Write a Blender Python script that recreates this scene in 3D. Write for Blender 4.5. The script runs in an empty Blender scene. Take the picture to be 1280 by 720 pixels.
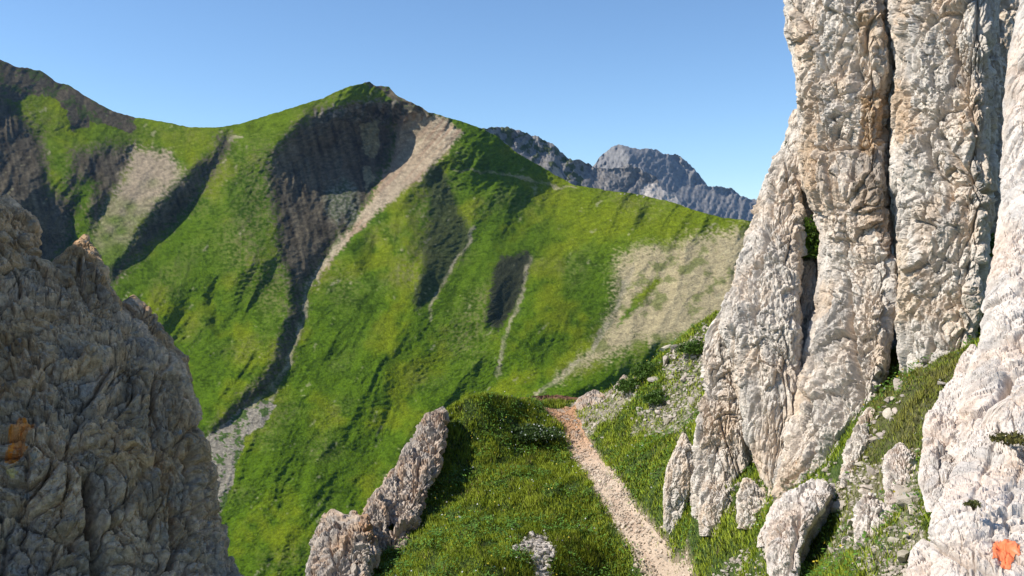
import bpy, math, random
import numpy as np

# ---------------------------------------------------------------- camera, sky, sun, exposure
SC = bpy.context.scene
COL = SC.collection
LENS = 32.0
FPX = 1280.0 * LENS / 36.0
PITCH = math.atan(-60.0 / FPX)

cam_data = bpy.data.cameras.new("camera")
cam_data.lens = LENS
cam_data.sensor_width = 36.0
cam_data.clip_start = 0.05
cam_data.clip_end = 30000.0
cam = bpy.data.objects.new("camera", cam_data)
cam.location = (0, 0, 0)
cam.rotation_euler = (math.pi / 2 + PITCH, 0, 0)
COL.objects.link(cam)
SC.camera = cam

SUN_EL = 44.0
SUN_FRONT = -6.0           # degrees the sun stands ahead of the camera's left
_e, _a = math.radians(SUN_EL), math.radians(SUN_FRONT)
SUN_DIR = np.array([-math.cos(_e) * math.cos(_a), math.cos(_e) * math.sin(_a), math.sin(_e)])
world = bpy.data.worlds.new("World")
SC.world = world
world.use_nodes = True
wn = world.node_tree
sky = wn.nodes.new("ShaderNodeTexSky")
sky.sky_type = 'NISHITA'
sky.sun_disc = False
sky.sun_elevation = _e
sky.sun_rotation = math.atan2(SUN_DIR[0], SUN_DIR[1])
sky.altitude = 1800
sky.air_density = 1.0
sky.dust_density = 0.3
sky.ozone_density = 1.6
_tint = wn.nodes.new("ShaderNodeMix"); _tint.data_type = 'RGBA'; _tint.blend_type = 'MULTIPLY'; _tint.inputs[0].default_value = 1.0
_tint.inputs[7].default_value = (0.91, 1.08, 1.20, 1)
wn.links.new(sky.outputs[0], _tint.inputs[6])
wn.links.new(_tint.outputs[2], wn.nodes["Background"].inputs[0])
wn.nodes["Background"].inputs[1].default_value = 0.112

sun_data = bpy.data.lights.new("sun", 'SUN')
sun_data.energy = 5.0
sun_data.angle = math.radians(0.5)
sun_data.color = (1.0, 0.93, 0.82)
sun = bpy.data.objects.new("sun", sun_data)
sun.rotation_euler = (math.pi / 2 - _e, 0, math.atan2(SUN_DIR[1], SUN_DIR[0]) + math.pi / 2)
sun.location = (-30, 10, 40)
COL.objects.link(sun)

SC.view_settings.view_transform = 'Standard'
SC.view_settings.look = 'None'
SC.view_settings.exposure = 0.36
SC.view_settings.gamma = 1.0
SC.view_settings.use_curve_mapping = False

rng = np.random.default_rng(7)

# ---------------------------------------------------------------- maths helpers
_cp, _sp = math.cos(PITCH), math.sin(PITCH)

def at(px, py, d):
    """World point seen at photo pixel (px, py), d metres away along +Y."""
    px, py, d = np.broadcast_arrays(np.asarray(px, float), np.asarray(py, float), np.asarray(d, float))
    u = (px - 640.0) / FPX
    v = (360.0 - py) / FPX
    y = _cp - v * _sp
    z = _sp + v * _cp
    return np.stack([u / y * d, d, z / y * d], -1)

def proj(P):
    P = np.asarray(P)
    f = P[..., 1] * _cp + P[..., 2] * _sp
    f = np.where(np.abs(f) < 1e-3, 1e-3, f)
    up = -P[..., 1] * _sp + P[..., 2] * _cp
    return 640 + P[..., 0] / f * FPX, 360 - up / f * FPX

def hash3(i, j, k, seed):
    h = (i.astype(np.int64) * 374761393 + j.astype(np.int64) * 668265263 + k.astype(np.int64) * 2147483647 + seed * 1274126177) & 0xFFFFFFFF
    h = ((h ^ (h >> 13)) * 1274126177) & 0xFFFFFFFF
    h = ((h ^ (h >> 16)) * 2246822519) & 0xFFFFFFFF
    return (h ^ (h >> 15)) & 0xFFFFFFFF

_G = rng.normal(size=(256, 3)); _G /= np.linalg.norm(_G, axis=1)[:, None]

def perlin(P, seed=0):
    P = np.asarray(P, float)
    I = np.floor(P).astype(np.int64)
    F = P - I
    W = F * F * F * (F * (F * 6 - 15) + 10)
    out = 0
    for dx in (0, 1):
        wx = W[..., 0] if dx else 1 - W[..., 0]
        for dy in (0, 1):
            wy = W[..., 1] if dy else 1 - W[..., 1]
            for dz in (0, 1):
                wz = W[..., 2] if dz else 1 - W[..., 2]
                g = _G[hash3(I[..., 0] + dx, I[..., 1] + dy, I[..., 2] + dz, seed) & 255]
                dot = g[..., 0] * (F[..., 0] - dx) + g[..., 1] * (F[..., 1] - dy) + g[..., 2] * (F[..., 2] - dz)
                out = out + wx * wy * wz * dot
    return out * 1.5

def fbm(P, oct=4, seed=0, gain=0.5, lac=2.03):
    s, a = 0, 1.0
    P = np.asarray(P, float)
    for o in range(oct):
        s = s + a * perlin(P, seed + o * 17)
        P = P * lac + 3.7
        a *= gain
    return s

def ridged(P, oct=4, seed=0, gain=0.5, lac=2.1):
    s, a = 0, 1.0
    P = np.asarray(P, float)
    for o in range(oct):
        s = s + a * (1 - 2 * np.abs(perlin(P, seed + o * 13)))
        P = P * lac + 1.3
        a *= gain
    return s

def p2(x, y, seed=0):
    return perlin(np.stack([x, y, np.full_like(x, seed * 0.37 + 0.5)], -1), seed)

def worley(P, seed=0):
    P = np.asarray(P, float)
    I = np.floor(P).astype(np.int64)
    n = P.shape[:-1]
    f1 = np.full(n, 9.0); f2 = np.full(n, 9.0); cid = np.zeros(n); fac = np.zeros(n)
    for dx in (-1, 0, 1):
        for dy in (-1, 0, 1):
            for dz in (-1, 0, 1):
                i, j, k = I[..., 0] + dx, I[..., 1] + dy, I[..., 2] + dz
                h = hash3(i, j, k, seed)
                cx = i + (h & 1023) / 1023.0
                cy = j + ((h >> 10) & 1023) / 1023.0
                cz = k + ((h >> 20) & 1023) / 1023.0
                d = np.sqrt((P[..., 0] - cx) ** 2 + (P[..., 1] - cy) ** 2 + (P[..., 2] - cz) ** 2)
                near = d < f1
                f2 = np.where(near, f1, np.minimum(f2, d))
                cid = np.where(near, (hash3(i, j, k, seed + 99) & 4095) / 4095.0, cid)
                f1 = np.where(near, d, f1)
                g = _G[(hash3(i, j, k, seed + 7) >> 4) & 255]
                fac = np.where(near, (P[..., 0] - cx) * g[..., 0] + (P[..., 1] - cy) * g[..., 1] + (P[..., 2] - cz) * g[..., 2], fac)
    return f1, f2, cid, fac

def sstep(a, b, x):
    t = np.clip((x - a) / (b - a), 0, 1)
    return t * t * (3 - 2 * t)

def inpoly(x, y, poly):
    c = np.zeros(np.shape(x), bool)
    n = len(poly)
    for i in range(n):
        x0, y0 = poly[i]; x1, y1 = poly[(i + 1) % n]
        if y0 == y1: continue
        m = ((y0 > y) != (y1 > y)) & (x < (x1 - x0) * (y - y0) / (y1 - y0) + x0)
        c ^= m
    return c

def linedist(x, y, line, closed=False):
    d = np.full(np.shape(x), 1e9)
    pts = list(line) + ([line[0]] if closed else [])
    for (x0, y0), (x1, y1) in zip(pts[:-1], pts[1:]):
        ex, ey = x1 - x0, y1 - y0
        t = np.clip(((x - x0) * ex + (y - y0) * ey) / (ex * ex + ey * ey + 1e-9), 0, 1)
        d = np.minimum(d, np.hypot(x - x0 - t * ex, y - y0 - t * ey))
    return d

def tps(pts, vals, X, Y, s, lam=0.0):
    pts = np.asarray(pts, float) / s
    n = len(pts)
    def U(r2): return np.where(r2 > 1e-12, 0.5 * r2 * np.log(r2 + 1e-12), 0)
    A = np.zeros((n + 3, n + 3))
    A[:n, :n] = U(((pts[:, None] - pts[None]) ** 2).sum(-1)) + lam * np.eye(n)
    A[:n, n] = 1; A[:n, n + 1:] = pts
    A[n, :n] = 1; A[n + 1:, :n] = pts.T
    w = np.linalg.solve(A, np.concatenate([vals, [0, 0, 0]]))
    x, y = X / s, Y / s
    out = w[n] + w[n + 1] * x + w[n + 2] * y
    for i in range(n):
        out = out + w[i] * U((x - pts[i, 0]) ** 2 + (y - pts[i, 1]) ** 2)
    return out

def mix(a, b, t):
    return a + (np.asarray(b) - a) * (t[..., None] if np.ndim(a) > np.ndim(t) or np.ndim(b) == 1 else t)

def bilin(G, x, y):
    h, w = G.shape
    x = np.clip(x, 0, w - 1.001); y = np.clip(y, 0, h - 1.001)
    i, j = x.astype(int), y.astype(int)
    fx, fy = x - i, y - j
    return (G[j, i] * (1 - fx) + G[j, i + 1] * fx) * (1 - fy) + (G[j + 1, i] * (1 - fx) + G[j + 1, i + 1] * fx) * fy

def blur(a, r):
    k = np.exp(-0.5 * (np.arange(-3 * r, 3 * r + 1) / r) ** 2) if r >= 1 else np.array([.25, .5, .25])
    k = k / k.sum(); n = len(k) // 2
    a = np.apply_along_axis(lambda v: np.convolve(np.pad(v, n, 'edge'), k, 'valid'), 0, a)
    return np.apply_along_axis(lambda v: np.convolve(np.pad(v, n, 'edge'), k, 'valid'), 1, a)

# ---------------------------------------------------------------- mesh / object helpers
def mesh_from(name, V, F, col=None, smooth=True):
    V = np.asarray(V, np.float32).reshape(-1, 3); F = np.asarray(F, np.int32)
    k = F.shape[1]
    me = bpy.data.meshes.new(name)
    me.vertices.add(len(V)); me.vertices.foreach_set("co", V.ravel())
    me.loops.add(F.size); me.loops.foreach_set("vertex_index", F.ravel())
    me.polygons.add(len(F))
    me.polygons.foreach_set("loop_start", np.arange(0, F.size, k, dtype=np.int32))
    me.polygons.foreach_set("use_smooth", np.full(len(F), smooth))
    me.update(calc_edges=True)
    if col is not None:
        c = np.ones((len(V), 4), np.float32)
        c[:, :3] = np.clip(np.asarray(col).reshape(-1, 3), 0, 1)
        at_ = me.attributes.new("Col", 'FLOAT_COLOR', 'POINT')
        at_.data.foreach_set("color", c.ravel())
    return me

def grid_faces(r, c, wrap=False):
    idx = np.arange(r * c).reshape(r, c)
    if wrap:
        nx = np.roll(idx, -1, 1)
        return np.stack([idx[:-1], nx[:-1], nx[1:], idx[1:]], -1).reshape(-1, 4)
    return np.stack([idx[:-1, :-1], idx[:-1, 1:], idx[1:, 1:], idx[1:, :-1]], -1).reshape(-1, 4)

def obj(name, me, mat, parent=None, label=None, cat=None, group=None, kind=None, loc=None):
    o = bpy.data.objects.new(name, me)
    COL.objects.link(o)
    if me is not None and mat is not None and len(me.materials) == 0: me.materials.append(mat)
    if parent is not None: o.parent = parent
    if loc is not None: o.location = loc
    if label: o["label"] = label
    if cat: o["category"] = cat
    if group: o["group"] = group
    if kind: o["kind"] = kind
    return o

# ---------------------------------------------------------------- materials
def material(name, rough=0.9, fine=20.0, amp=0.35, bump=0.4, bdist=0.02, detail=6.0, spec=0.2, stretch=(1, 1, 1), speckle=None, transl=0.0, vor=0):
    m = bpy.data.materials.new(name); m.use_nodes = True
    nt = m.node_tree; N = nt.nodes; L = nt.links
    b = N["Principled BSDF"]
    b.inputs["Roughness"].default_value = rough
    b.inputs["Specular IOR Level"].default_value = spec
    a = N.new("ShaderNodeAttribute"); a.attribute_name = "Col"
    tc = N.new("ShaderNodeTexCoord")
    mp = N.new("ShaderNodeMapping"); mp.inputs["Scale"].default_value = stretch
    L.new(tc.outputs["Object"], mp.inputs[0])
    n1 = N.new("ShaderNodeTexNoise"); n1.inputs["Scale"].default_value = fine; n1.inputs["Detail"].default_value = detail
    n1.inputs["Roughness"].default_value = 0.65
    L.new(mp.outputs[0], n1.inputs[0])
    mr = N.new("ShaderNodeMapRange"); mr.inputs[1].default_value = 0.25; mr.inputs[2].default_value = 0.75
    mr.inputs[3].default_value = 1 - amp; mr.inputs[4].default_value = 1 + amp
    L.new(n1.outputs[0], mr.inputs[0])
    mx = N.new("ShaderNodeMix"); mx.data_type = 'RGBA'; mx.blend_type = 'MULTIPLY'; mx.inputs[0].default_value = 1.0
    L.new(a.outputs["Color"], mx.inputs[6]); L.new(mr.outputs[0], mx.inputs[7])
    col = mx.outputs[2]
    if speckle:
        v = N.new("ShaderNodeTexNoise"); v.inputs["Scale"].default_value = speckle[0]; v.inputs["Detail"].default_value = 3
        L.new(tc.outputs["Object"], v.inputs[0])
        r2 = N.new("ShaderNodeMapRange"); r2.inputs[1].default_value = speckle[1]; r2.inputs[2].default_value = speckle[1] + 0.08
        L.new(v.outputs[0], r2.inputs[0])
        m2 = N.new("ShaderNodeMix"); m2.data_type = 'RGBA'
        L.new(r2.outputs[0], m2.inputs[0]); L.new(col, m2.inputs[6]); m2.inputs[7].default_value = (*speckle[2], 1)
        col = m2.outputs[2]
    L.new(col, b.inputs["Base Color"])
    if vor:
        vo = N.new("ShaderNodeTexVoronoi"); vo.feature = 'F1'; vo.inputs["Scale"].default_value = vor
        mpv = N.new("ShaderNodeMapping"); mpv.inputs["Scale"].default_value = (1, 1, .6)
        L.new(tc.outputs["Object"], mpv.inputs[0]); L.new(mpv.outputs[0], vo.inputs[0])
        ad = N.new("ShaderNodeMath"); ad.operation = 'ADD'
        ml = N.new("ShaderNodeMath"); ml.operation = 'MULTIPLY'; ml.inputs[1].default_value = .6
        sx = N.new("ShaderNodeSeparateColor"); L.new(vo.outputs["Color"], sx.inputs[0])
        L.new(sx.outputs[0], ml.inputs[0]); L.new(ml.outputs[0], ad.inputs[0]); L.new(n1.outputs[0], ad.inputs[1])
        hsrc = ad.outputs[0]
    else:
        hsrc = n1.outputs[0]
    if bump > 0:
        bp = N.new("ShaderNodeBump"); bp.inputs["Strength"].default_value = bump; bp.inputs["Distance"].default_value = bdist
        L.new(hsrc, bp.inputs["Height"]); L.new(bp.outputs[0], b.inputs["Normal"])
    if transl > 0:
        t = N.new("ShaderNodeBsdfTranslucent"); L.new(col, t.inputs["Color"])
        ms = N.new("ShaderNodeMixShader"); ms.inputs[0].default_value = transl
        L.new(b.outputs[0], ms.inputs[1]); L.new(t.outputs[0], ms.inputs[2])
        L.new(ms.outputs[0], N["Material Output"].inputs["Surface"])
    return m

M_CLIFF = material("limestone", fine=14, amp=0.3, bump=0.7, bdist=0.05, vor=16, speckle=(5.0, 0.66, (0.17, 0.15, 0.12)))
M_NEAR = material("limestone_near", fine=30, amp=0.28, bump=0.6, bdist=0.015, vor=40, speckle=(14.0, 0.68, (0.2, 0.18, 0.15)))
M_DARK = material("weathered_rock", fine=26, amp=0.5, bump=0.9, bdist=0.03, vor=40, speckle=(16.0, 0.63, (0.36, 0.32, 0.27)))
M_MOUNT = material("mountain_ground", fine=0.9, amp=0.5, bump=1.0, bdist=1.6, detail=9, spec=0.0)
M_FAR = material("far_rock", fine=0.03, amp=0.3, bump=0.9, bdist=14, detail=10)
M_RIDGE = material("ridge_rock", fine=0.12, amp=0.4, bump=0.9, bdist=4, detail=9)
M_SOIL = material("turf_soil", fine=9, amp=0.45, bump=0.6, bdist=0.05)
M_TRAIL = material("trail_gravel", fine=22, amp=0.3, bump=0.8, bdist=0.03)
M_GRASS = material("grass_blade", rough=0.6, fine=1.2, amp=0.2, bump=0, transl=0.35)
M_LEAF = material("leaf", rough=0.5, fine=3, amp=0.25, bump=0, transl=0.25)
M_STONE = material("loose_stone", fine=18, amp=0.3, bump=0.6, bdist=0.02)
M_PAINT = material("trail_paint", rough=0.7, fine=30, amp=0.2, bump=0.4, bdist=0.01)

# ---------------------------------------------------------------- relief sheets: mountains
def solve_relief(xs, ys, p):
    """Surface whose slope along x best equals p (least squares, weak smoothness along y)."""
    wy = 0.07
    h = xs[1] - xs[0]
    rhs = np.zeros_like(p)
    rhs[:, 1:] += p[:, 1:] / h; rhs[:, :-1] -= p[:, 1:] / h
    rhs = -rhs * 1.0
    E = np.concatenate([rhs, rhs[:, ::-1]], 1); E = np.concatenate([E, E[::-1]], 0)
    H, W = E.shape
    kx = 2 - 2 * np.cos(2 * np.pi * np.fft.fftfreq(W)); ky = 2 - 2 * np.cos(2 * np.pi * np.fft.fftfreq(H))
    lam = -(kx[None] + wy * ky[:, None]) / h ** 2 - 1e-6
    g = np.real(np.fft.ifft2(np.fft.fft2(E) / lam))[:p.shape[0], :p.shape[1]]
    return g

def relief(name, sky_line, bottom, x0, x1, step, base_pts, shade, noise_fn, color_fn, mat, back=(0.25, 60), warp=4.0, p_bg=-0.12, label=None, seed=1, pblur=1, broad=(), jag=1.0):
    px = np.arange(x0, x1 + step, step)
    S = np.interp(px, [q[0] for q in sky_line], [q[1] for q in sky_line])
    S = S + jag * (1.1 * p2(px / 9.0, px * 0 + 3.3, seed) + 0.6 * p2(px / 3.1, px * 0 + 1.3, seed + 5))
    B = np.interp(px, [q[0] for q in bottom], [q[1] for q in bottom])
    rows = int((B - S).max() / step)
    t = np.linspace(0, 1, rows)[:, None]
    PX = np.broadcast_to(px, (rows, len(px))).copy()
    PY = S[None] * (1 - t) + B[None] * t
    gx = np.arange(x0 - 20, x1 + 21, 2.0); gy = np.arange(min(S) - 20, max(B) + 20, 2.0)
    GX, GY = np.meshgrid(gx, gy)
    wx = GX + warp * p2(GX / 18, GY / 18, seed + 1) + warp * 0.5 * p2(GX / 7, GY / 7, seed + 2)
    wy_ = GY + warp * p2(GX / 18, GY / 18, seed + 3) + warp * 0.5 * p2(GX / 7, GY / 7, seed + 4)
    p = np.full_like(GX, p_bg)
    for val, poly in shade:
        p = np.where(inpoly(wx, wy_, poly), val, p)
    q = np.full_like(GX, 0.0); wq = np.full_like(GX, 0.0)
    for val, poly in broad:
        m = inpoly(wx, wy_, poly)
        q = np.where(m, val, q); wq = np.where(m, 1.0, wq)
    if broad:
        wq = blur(wq, 7); q = blur(q, 7)
        p = np.where(p == p_bg, p_bg * (1 - wq) + q, p)
    p = blur(p, pblur)
    base_c = tps([(a, b) for a, b, _ in base_pts], np.array([c for *_, c in base_pts]), GX, GY, 300.0)
    slope0 = np.gradient(base_c, axis=1) / 2
    kq = sstep(.1, .35, p)
    tgt = kq * (p * 1.25 * base_c / FPX - slope0) + (1 - kq) * p * base_c / FPX
    g = solve_relief(gx, gy, tgt)
    d = bilin(base_c + g, (PX - gx[0]) / 2, (PY - gy[0]) / 2)
    d = d + noise_fn(PX, PY, d)
    P = at(PX, PY, d)
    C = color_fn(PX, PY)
    # far side of the ridge, falling away behind the skyline
    nb = 6
    top = P[:1]
    bk = np.arange(nb, 0, -1)[:, None, None] / nb
    dep = back[1]
    back_rows = top + bk * np.array([0, dep * 1.3, 0]) + np.array([0, 0, -1.0]) * dep * bk ** 1.3
    P = np.concatenate([back_rows, P], 0)
    C = np.concatenate([np.repeat(C[:1], nb, 0), C], 0)
    me = mesh_from(name, P, grid_faces(P.shape[0], P.shape[1]), C)
    return obj(name, me, mat, kind='structure', label=label)

# --- the green mountain
SKY_M = [(-80, 40), (0, 74), (20, 83), (50, 88), (72, 103), (85, 106), (110, 122), (140, 138), (165, 146), (200, 152), (235, 158), (262, 160), (300, 155), (340, 142),
         (380, 130), (405, 122), (425, 112), (448, 105), (462, 103), (470, 107), (486, 108), (494, 118), (510, 126), (528, 134), (535, 140), (552, 144), (560, 147), (580, 153), (600, 159),
         (620, 170), (645, 190), (670, 205), (700, 222), (720, 232), (760, 238), (800, 243), (840, 253), (870, 263), (900, 271), (935, 276), (980, 285), (1050, 300)]
BOT_M = [(-80, 620), (60, 640), (250, 800), (520, 800), (620, 640), (1050, 600)]
BASE_M = [(465, 105, 835), (535, 140, 785), (505, 180, 785), (560, 175, 742), (430, 130, 815), (600, 165, 755), (700, 230, 720), (820, 248, 660), (930, 280, 600), (1050, 300, 560), (850, 400, 500), (700, 480, 490), (600, 480, 520), (400, 600, 470), (300, 700, 430),
          (360, 370, 650), (270, 520, 540), (140, 330, 740), (20, 250, 820), (0, 75, 990), (-80, 40, 1010), (100, 120, 970), (250, 160, 900), (60, 180, 900), (600, 600, 440), (800, 560, 420), (1000, 500, 430),
          (300, 860, 350), (520, 860, 350), (0, 560, 600), (500, 300, 670), (700, 330, 610), (-80, 400, 720), (480, 400, 590)]
S_BOWL = [(395, 138), (375, 152), (345, 185), (335, 215), (341, 250), (345, 290), (350, 320), (362, 350), (366, 375), (361, 400), (350, 425), (345, 452), (322, 480), (290, 510), (258, 546),
          (264, 546), (300, 514), (335, 486), (358, 455), (365, 430), (379, 395), (378, 370), (386, 355), (406, 325), (420, 302), (440, 280), (460, 255), (470, 235), (481, 208), (493, 180), (492, 150), (470, 142), (440, 136)]
S_GULLY1 = [(272, 170), (287, 170), (289, 184), (272, 206), (256, 232), (236, 258), (202, 293), (160, 332), (140, 355), (134, 345), (165, 303), (185, 270), (205, 245), (230, 220), (260, 196), (272, 184)]
S_GULLY2 = [(88, 190), (120, 186), (168, 183), (166, 205), (151, 228), (134, 252), (118, 292), (112, 262), (120, 228), (102, 224), (90, 240), (82, 232), (92, 212)]
S_LEFT = [(-80, 118), (5, 122), (32, 148), (55, 180), (60, 205), (61, 240), (80, 246), (92, 246), (90, 290), (60, 345), (-80, 330)]
S_ROCKTOP = [(-80, 20), (0, 55), (50, 68), (78, 88), (130, 115), (160, 138), (172, 160), (165, 168), (140, 158), (112, 150), (108, 162), (90, 162), (84, 140), (70, 122), (40, 118), (20, 128), (-80, 110)]
S_TRI = [(538, 205), (550, 207), (558, 225), (574, 262), (588, 290), (580, 315), (560, 345), (541, 370), (522, 388), (516, 375), (530, 335), (528, 310), (540, 280), (536, 240), (528, 225)]
S_TRIGREY = [(530, 212), (540, 235), (542, 280), (530, 312), (526, 330), (508, 318), (512, 280), (503, 250), (515, 228)]
S_SLOT = [(627, 322), (662, 314), (661, 335), (652, 365), (642, 388), (622, 412), (606, 405), (616, 362), (618, 340)]
S_SMALL = [(438, 312), (470, 285), (467, 333), (452, 342)]
S_RIB = [(776, 338), (792, 332), (771, 400), (742, 432), (736, 425), (760, 380)]
S_RIB2 = [(712, 494), (760, 470), (800, 438), (835, 425), (812, 462), (770, 492)]
S_NICK = [(260, 345), (267, 348), (266, 385), (278, 420), (262, 412), (258, 380)]
S_NICK2 = [(800, 262), (812, 258), (808, 280), (796, 284)]
L_SCREE = [(495, 150), (520, 138), (555, 147), (579, 165), (560, 190), (540, 210), (505, 240), (470, 268), (440, 296), (418, 322), (386, 357), (408, 322), (441, 282), (462, 255), (482, 210), (494, 180)]
L_SPUR = [(166, 185), (212, 192), (228, 218), (205, 245), (185, 270), (160, 305), (138, 338), (112, 302), (134, 256), (152, 228)]
P_BOWLGREEN = [(405, 240), (430, 222), (447, 238), (448, 275), (438, 284), (428, 270), (420, 283), (410, 270)]
P_SLIVER = [(456, 207), (464, 210), (466, 222), (458, 243), (454, 228)]
P_BUTT = [(450, 152), (474, 152), (474, 185), (466, 200), (452, 186)]
SHADE_M = [(1.05, S_TRIGREY), (0.95, S_RIB), (1.0, S_RIB2), (1.3, S_SMALL), (1.25, S_NICK), (1.2, S_NICK2), (-0.6, L_SCREE), (-0.25, L_SPUR),
           (1.1, S_BOWL), (1.5, [(375, 165), (345, 188), (335, 215), (341, 250), (345, 290), (350, 320), (362, 350), (366, 375), (380, 372), (378, 340), (372, 300), (366, 262), (372, 225), (388, 195)]), (0.5, P_BOWLGREEN), (-0.1, P_SLIVER), (0.2, P_BUTT), (1.1, S_GULLY1), (1.1, S_GULLY2), (1.2, S_LEFT), (1.15, S_ROCKTOP), (1.5, S_TRI), (1.6, S_SLOT),
           (1.0, [(150, 215), (152, 222), (136, 250), (124, 272), (118, 268), (134, 240)]), (1.1, [(188, 212), (192, 222), (165, 258), (140, 300), (134, 296), (160, 250)]),
           (.7, [(322, 195), (336, 190), (330, 222), (312, 240), (296, 246), (308, 222)]), (1.0, [(560, 330), (548, 350), (530, 372), (521, 372), (538, 345)])]

def noise_m(x, y, d):
    s = d / 650.0
    u = .86 * x + .5 * y; v = -.5 * x + .86 * y
    uw = u + 16 * p2(u / 60, v / 110, 19) + 5 * p2(u / 18, v / 30, 18)
    sharp = lambda n: 1 - 2 * np.abs(n)
    big = -7.5 * sharp(p2(uw / 95, v / 330, 21)) + 5 * p2(uw / 60, v / 160, 20)
    run = -3.4 * sharp(p2(uw / 34, v / 150, 22)) * (.5 + .8 * sstep(-.3, .4, p2(x / 90, y / 90, 17)))
    med = -1.3 * sharp(p2(uw / 13, v / 60, 23)) + 1.2 * p2(x / 14, y / 14, 16)
    sm = p2(x / 5.2, y / 4.2, 24) * 0.75
    wob = 4 * p2(x / 34, y / 30, 27)
    terr = p2((x - .3 * y) / 11.0, (y + .42 * x + wob) / 2.5, 25) * 0.75
    ti = p2(x / 2.9, y / 2.3, 26) * 0.5
    inb = inpoly(x, y, S_BOWL) | inpoly(x, y, S_LEFT) | inpoly(x, y, S_GULLY2)
    sd = np.minimum(np.minimum(linedist(x, y, S_BOWL, True), linedist(x, y, S_LEFT, True)), linedist(x, y, S_GULLY2, True)) * inb
    flu = -2.4 * sharp(p2((x - .25 * y + 9 * p2(x / 26, y / 40, 15)) / 12.5, y / 70, 14)) * (.4 + .9 * sstep(-.3, .4, p2(x / 30, y / 40, 12))) * sstep(0, 14, sd)
    cb = inpoly(x, y, CREST_BAND) * (p2(x / 7, y / 16, 13) * 6)
    return (big + run + med + sm + terr + ti + flu + cb) * s

BROAD_M = [(.5, [(560, 165), (620, 180), (690, 225), (705, 300), (690, 390), (668, 330), (625, 318), (595, 290), (575, 240), (560, 205)]),
           (.7, [(290, 200), (335, 180), (345, 290), (360, 372), (335, 350), (305, 300), (285, 260)]), (.2, [(400, 365), (440, 335), (500, 390), (545, 400), (600, 460), (560, 500), (480, 485), (430, 440), (390, 425)]),
           (.5, [(700, 330), (772, 330), (762, 390), (722, 440), (650, 470), (640, 420), (680, 390)]), (.2, [(330, 520), (400, 500), (470, 540), (500, 600), (440, 660), (380, 620), (340, 570)]),
           (.4, [(170, 380), (215, 350), (250, 370), (240, 420), (200, 410)]), (.55, [(110, 170), (160, 165), (210, 175), (190, 185), (130, 188)])]
CREST_BAND = [(395, 142), (440, 130), (478, 124), (520, 130), (545, 141), (525, 152), (490, 154), (450, 148), (402, 152)]
GULLY_LINES = [([(592, 285), (580, 312), (565, 335), (548, 362), (540, 378), (537, 398)], 3.2), ([(662, 322), (655, 360), (648, 385), (636, 412), (626, 440), (622, 470)], 3.6),
               ([(792, 335), (778, 365), (757, 410), (738, 438), (705, 468), (672, 492)], 4.5), ([(430, 290), (405, 330), (388, 355), (381, 372), (382, 395), (372, 420), (364, 442), (358, 460), (335, 490), (300, 518)], 3.6),
               ([(565, 213), (600, 214), (640, 219), (690, 232), (720, 236)], 2.2), 
               ([(287, 175), (291, 172), (300, 170)], 3.0), ([(345, 485), (335, 512), (318, 530)], 3.0)]
TAN_R = [(778, 318), (800, 308), (845, 302), (880, 292), (940, 284), (940, 420), (890, 412), (850, 430), (800, 428), (775, 440), (700, 470), (735, 440), (757, 410), (772, 370), (768, 335)]
GRASS_IN = [(822, 345), (826, 352), (805, 375), (782, 400), (772, 410), (790, 375)]
FAN = [(255, 550), (300, 513), (335, 500), (345, 505), (335, 525), (308, 545), (296, 580), (285, 625), (268, 660), (250, 640)]
CREST_ROCK = [(445, 95), (500, 95), (540, 132), (530, 146), (500, 128), (470, 112)]

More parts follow.
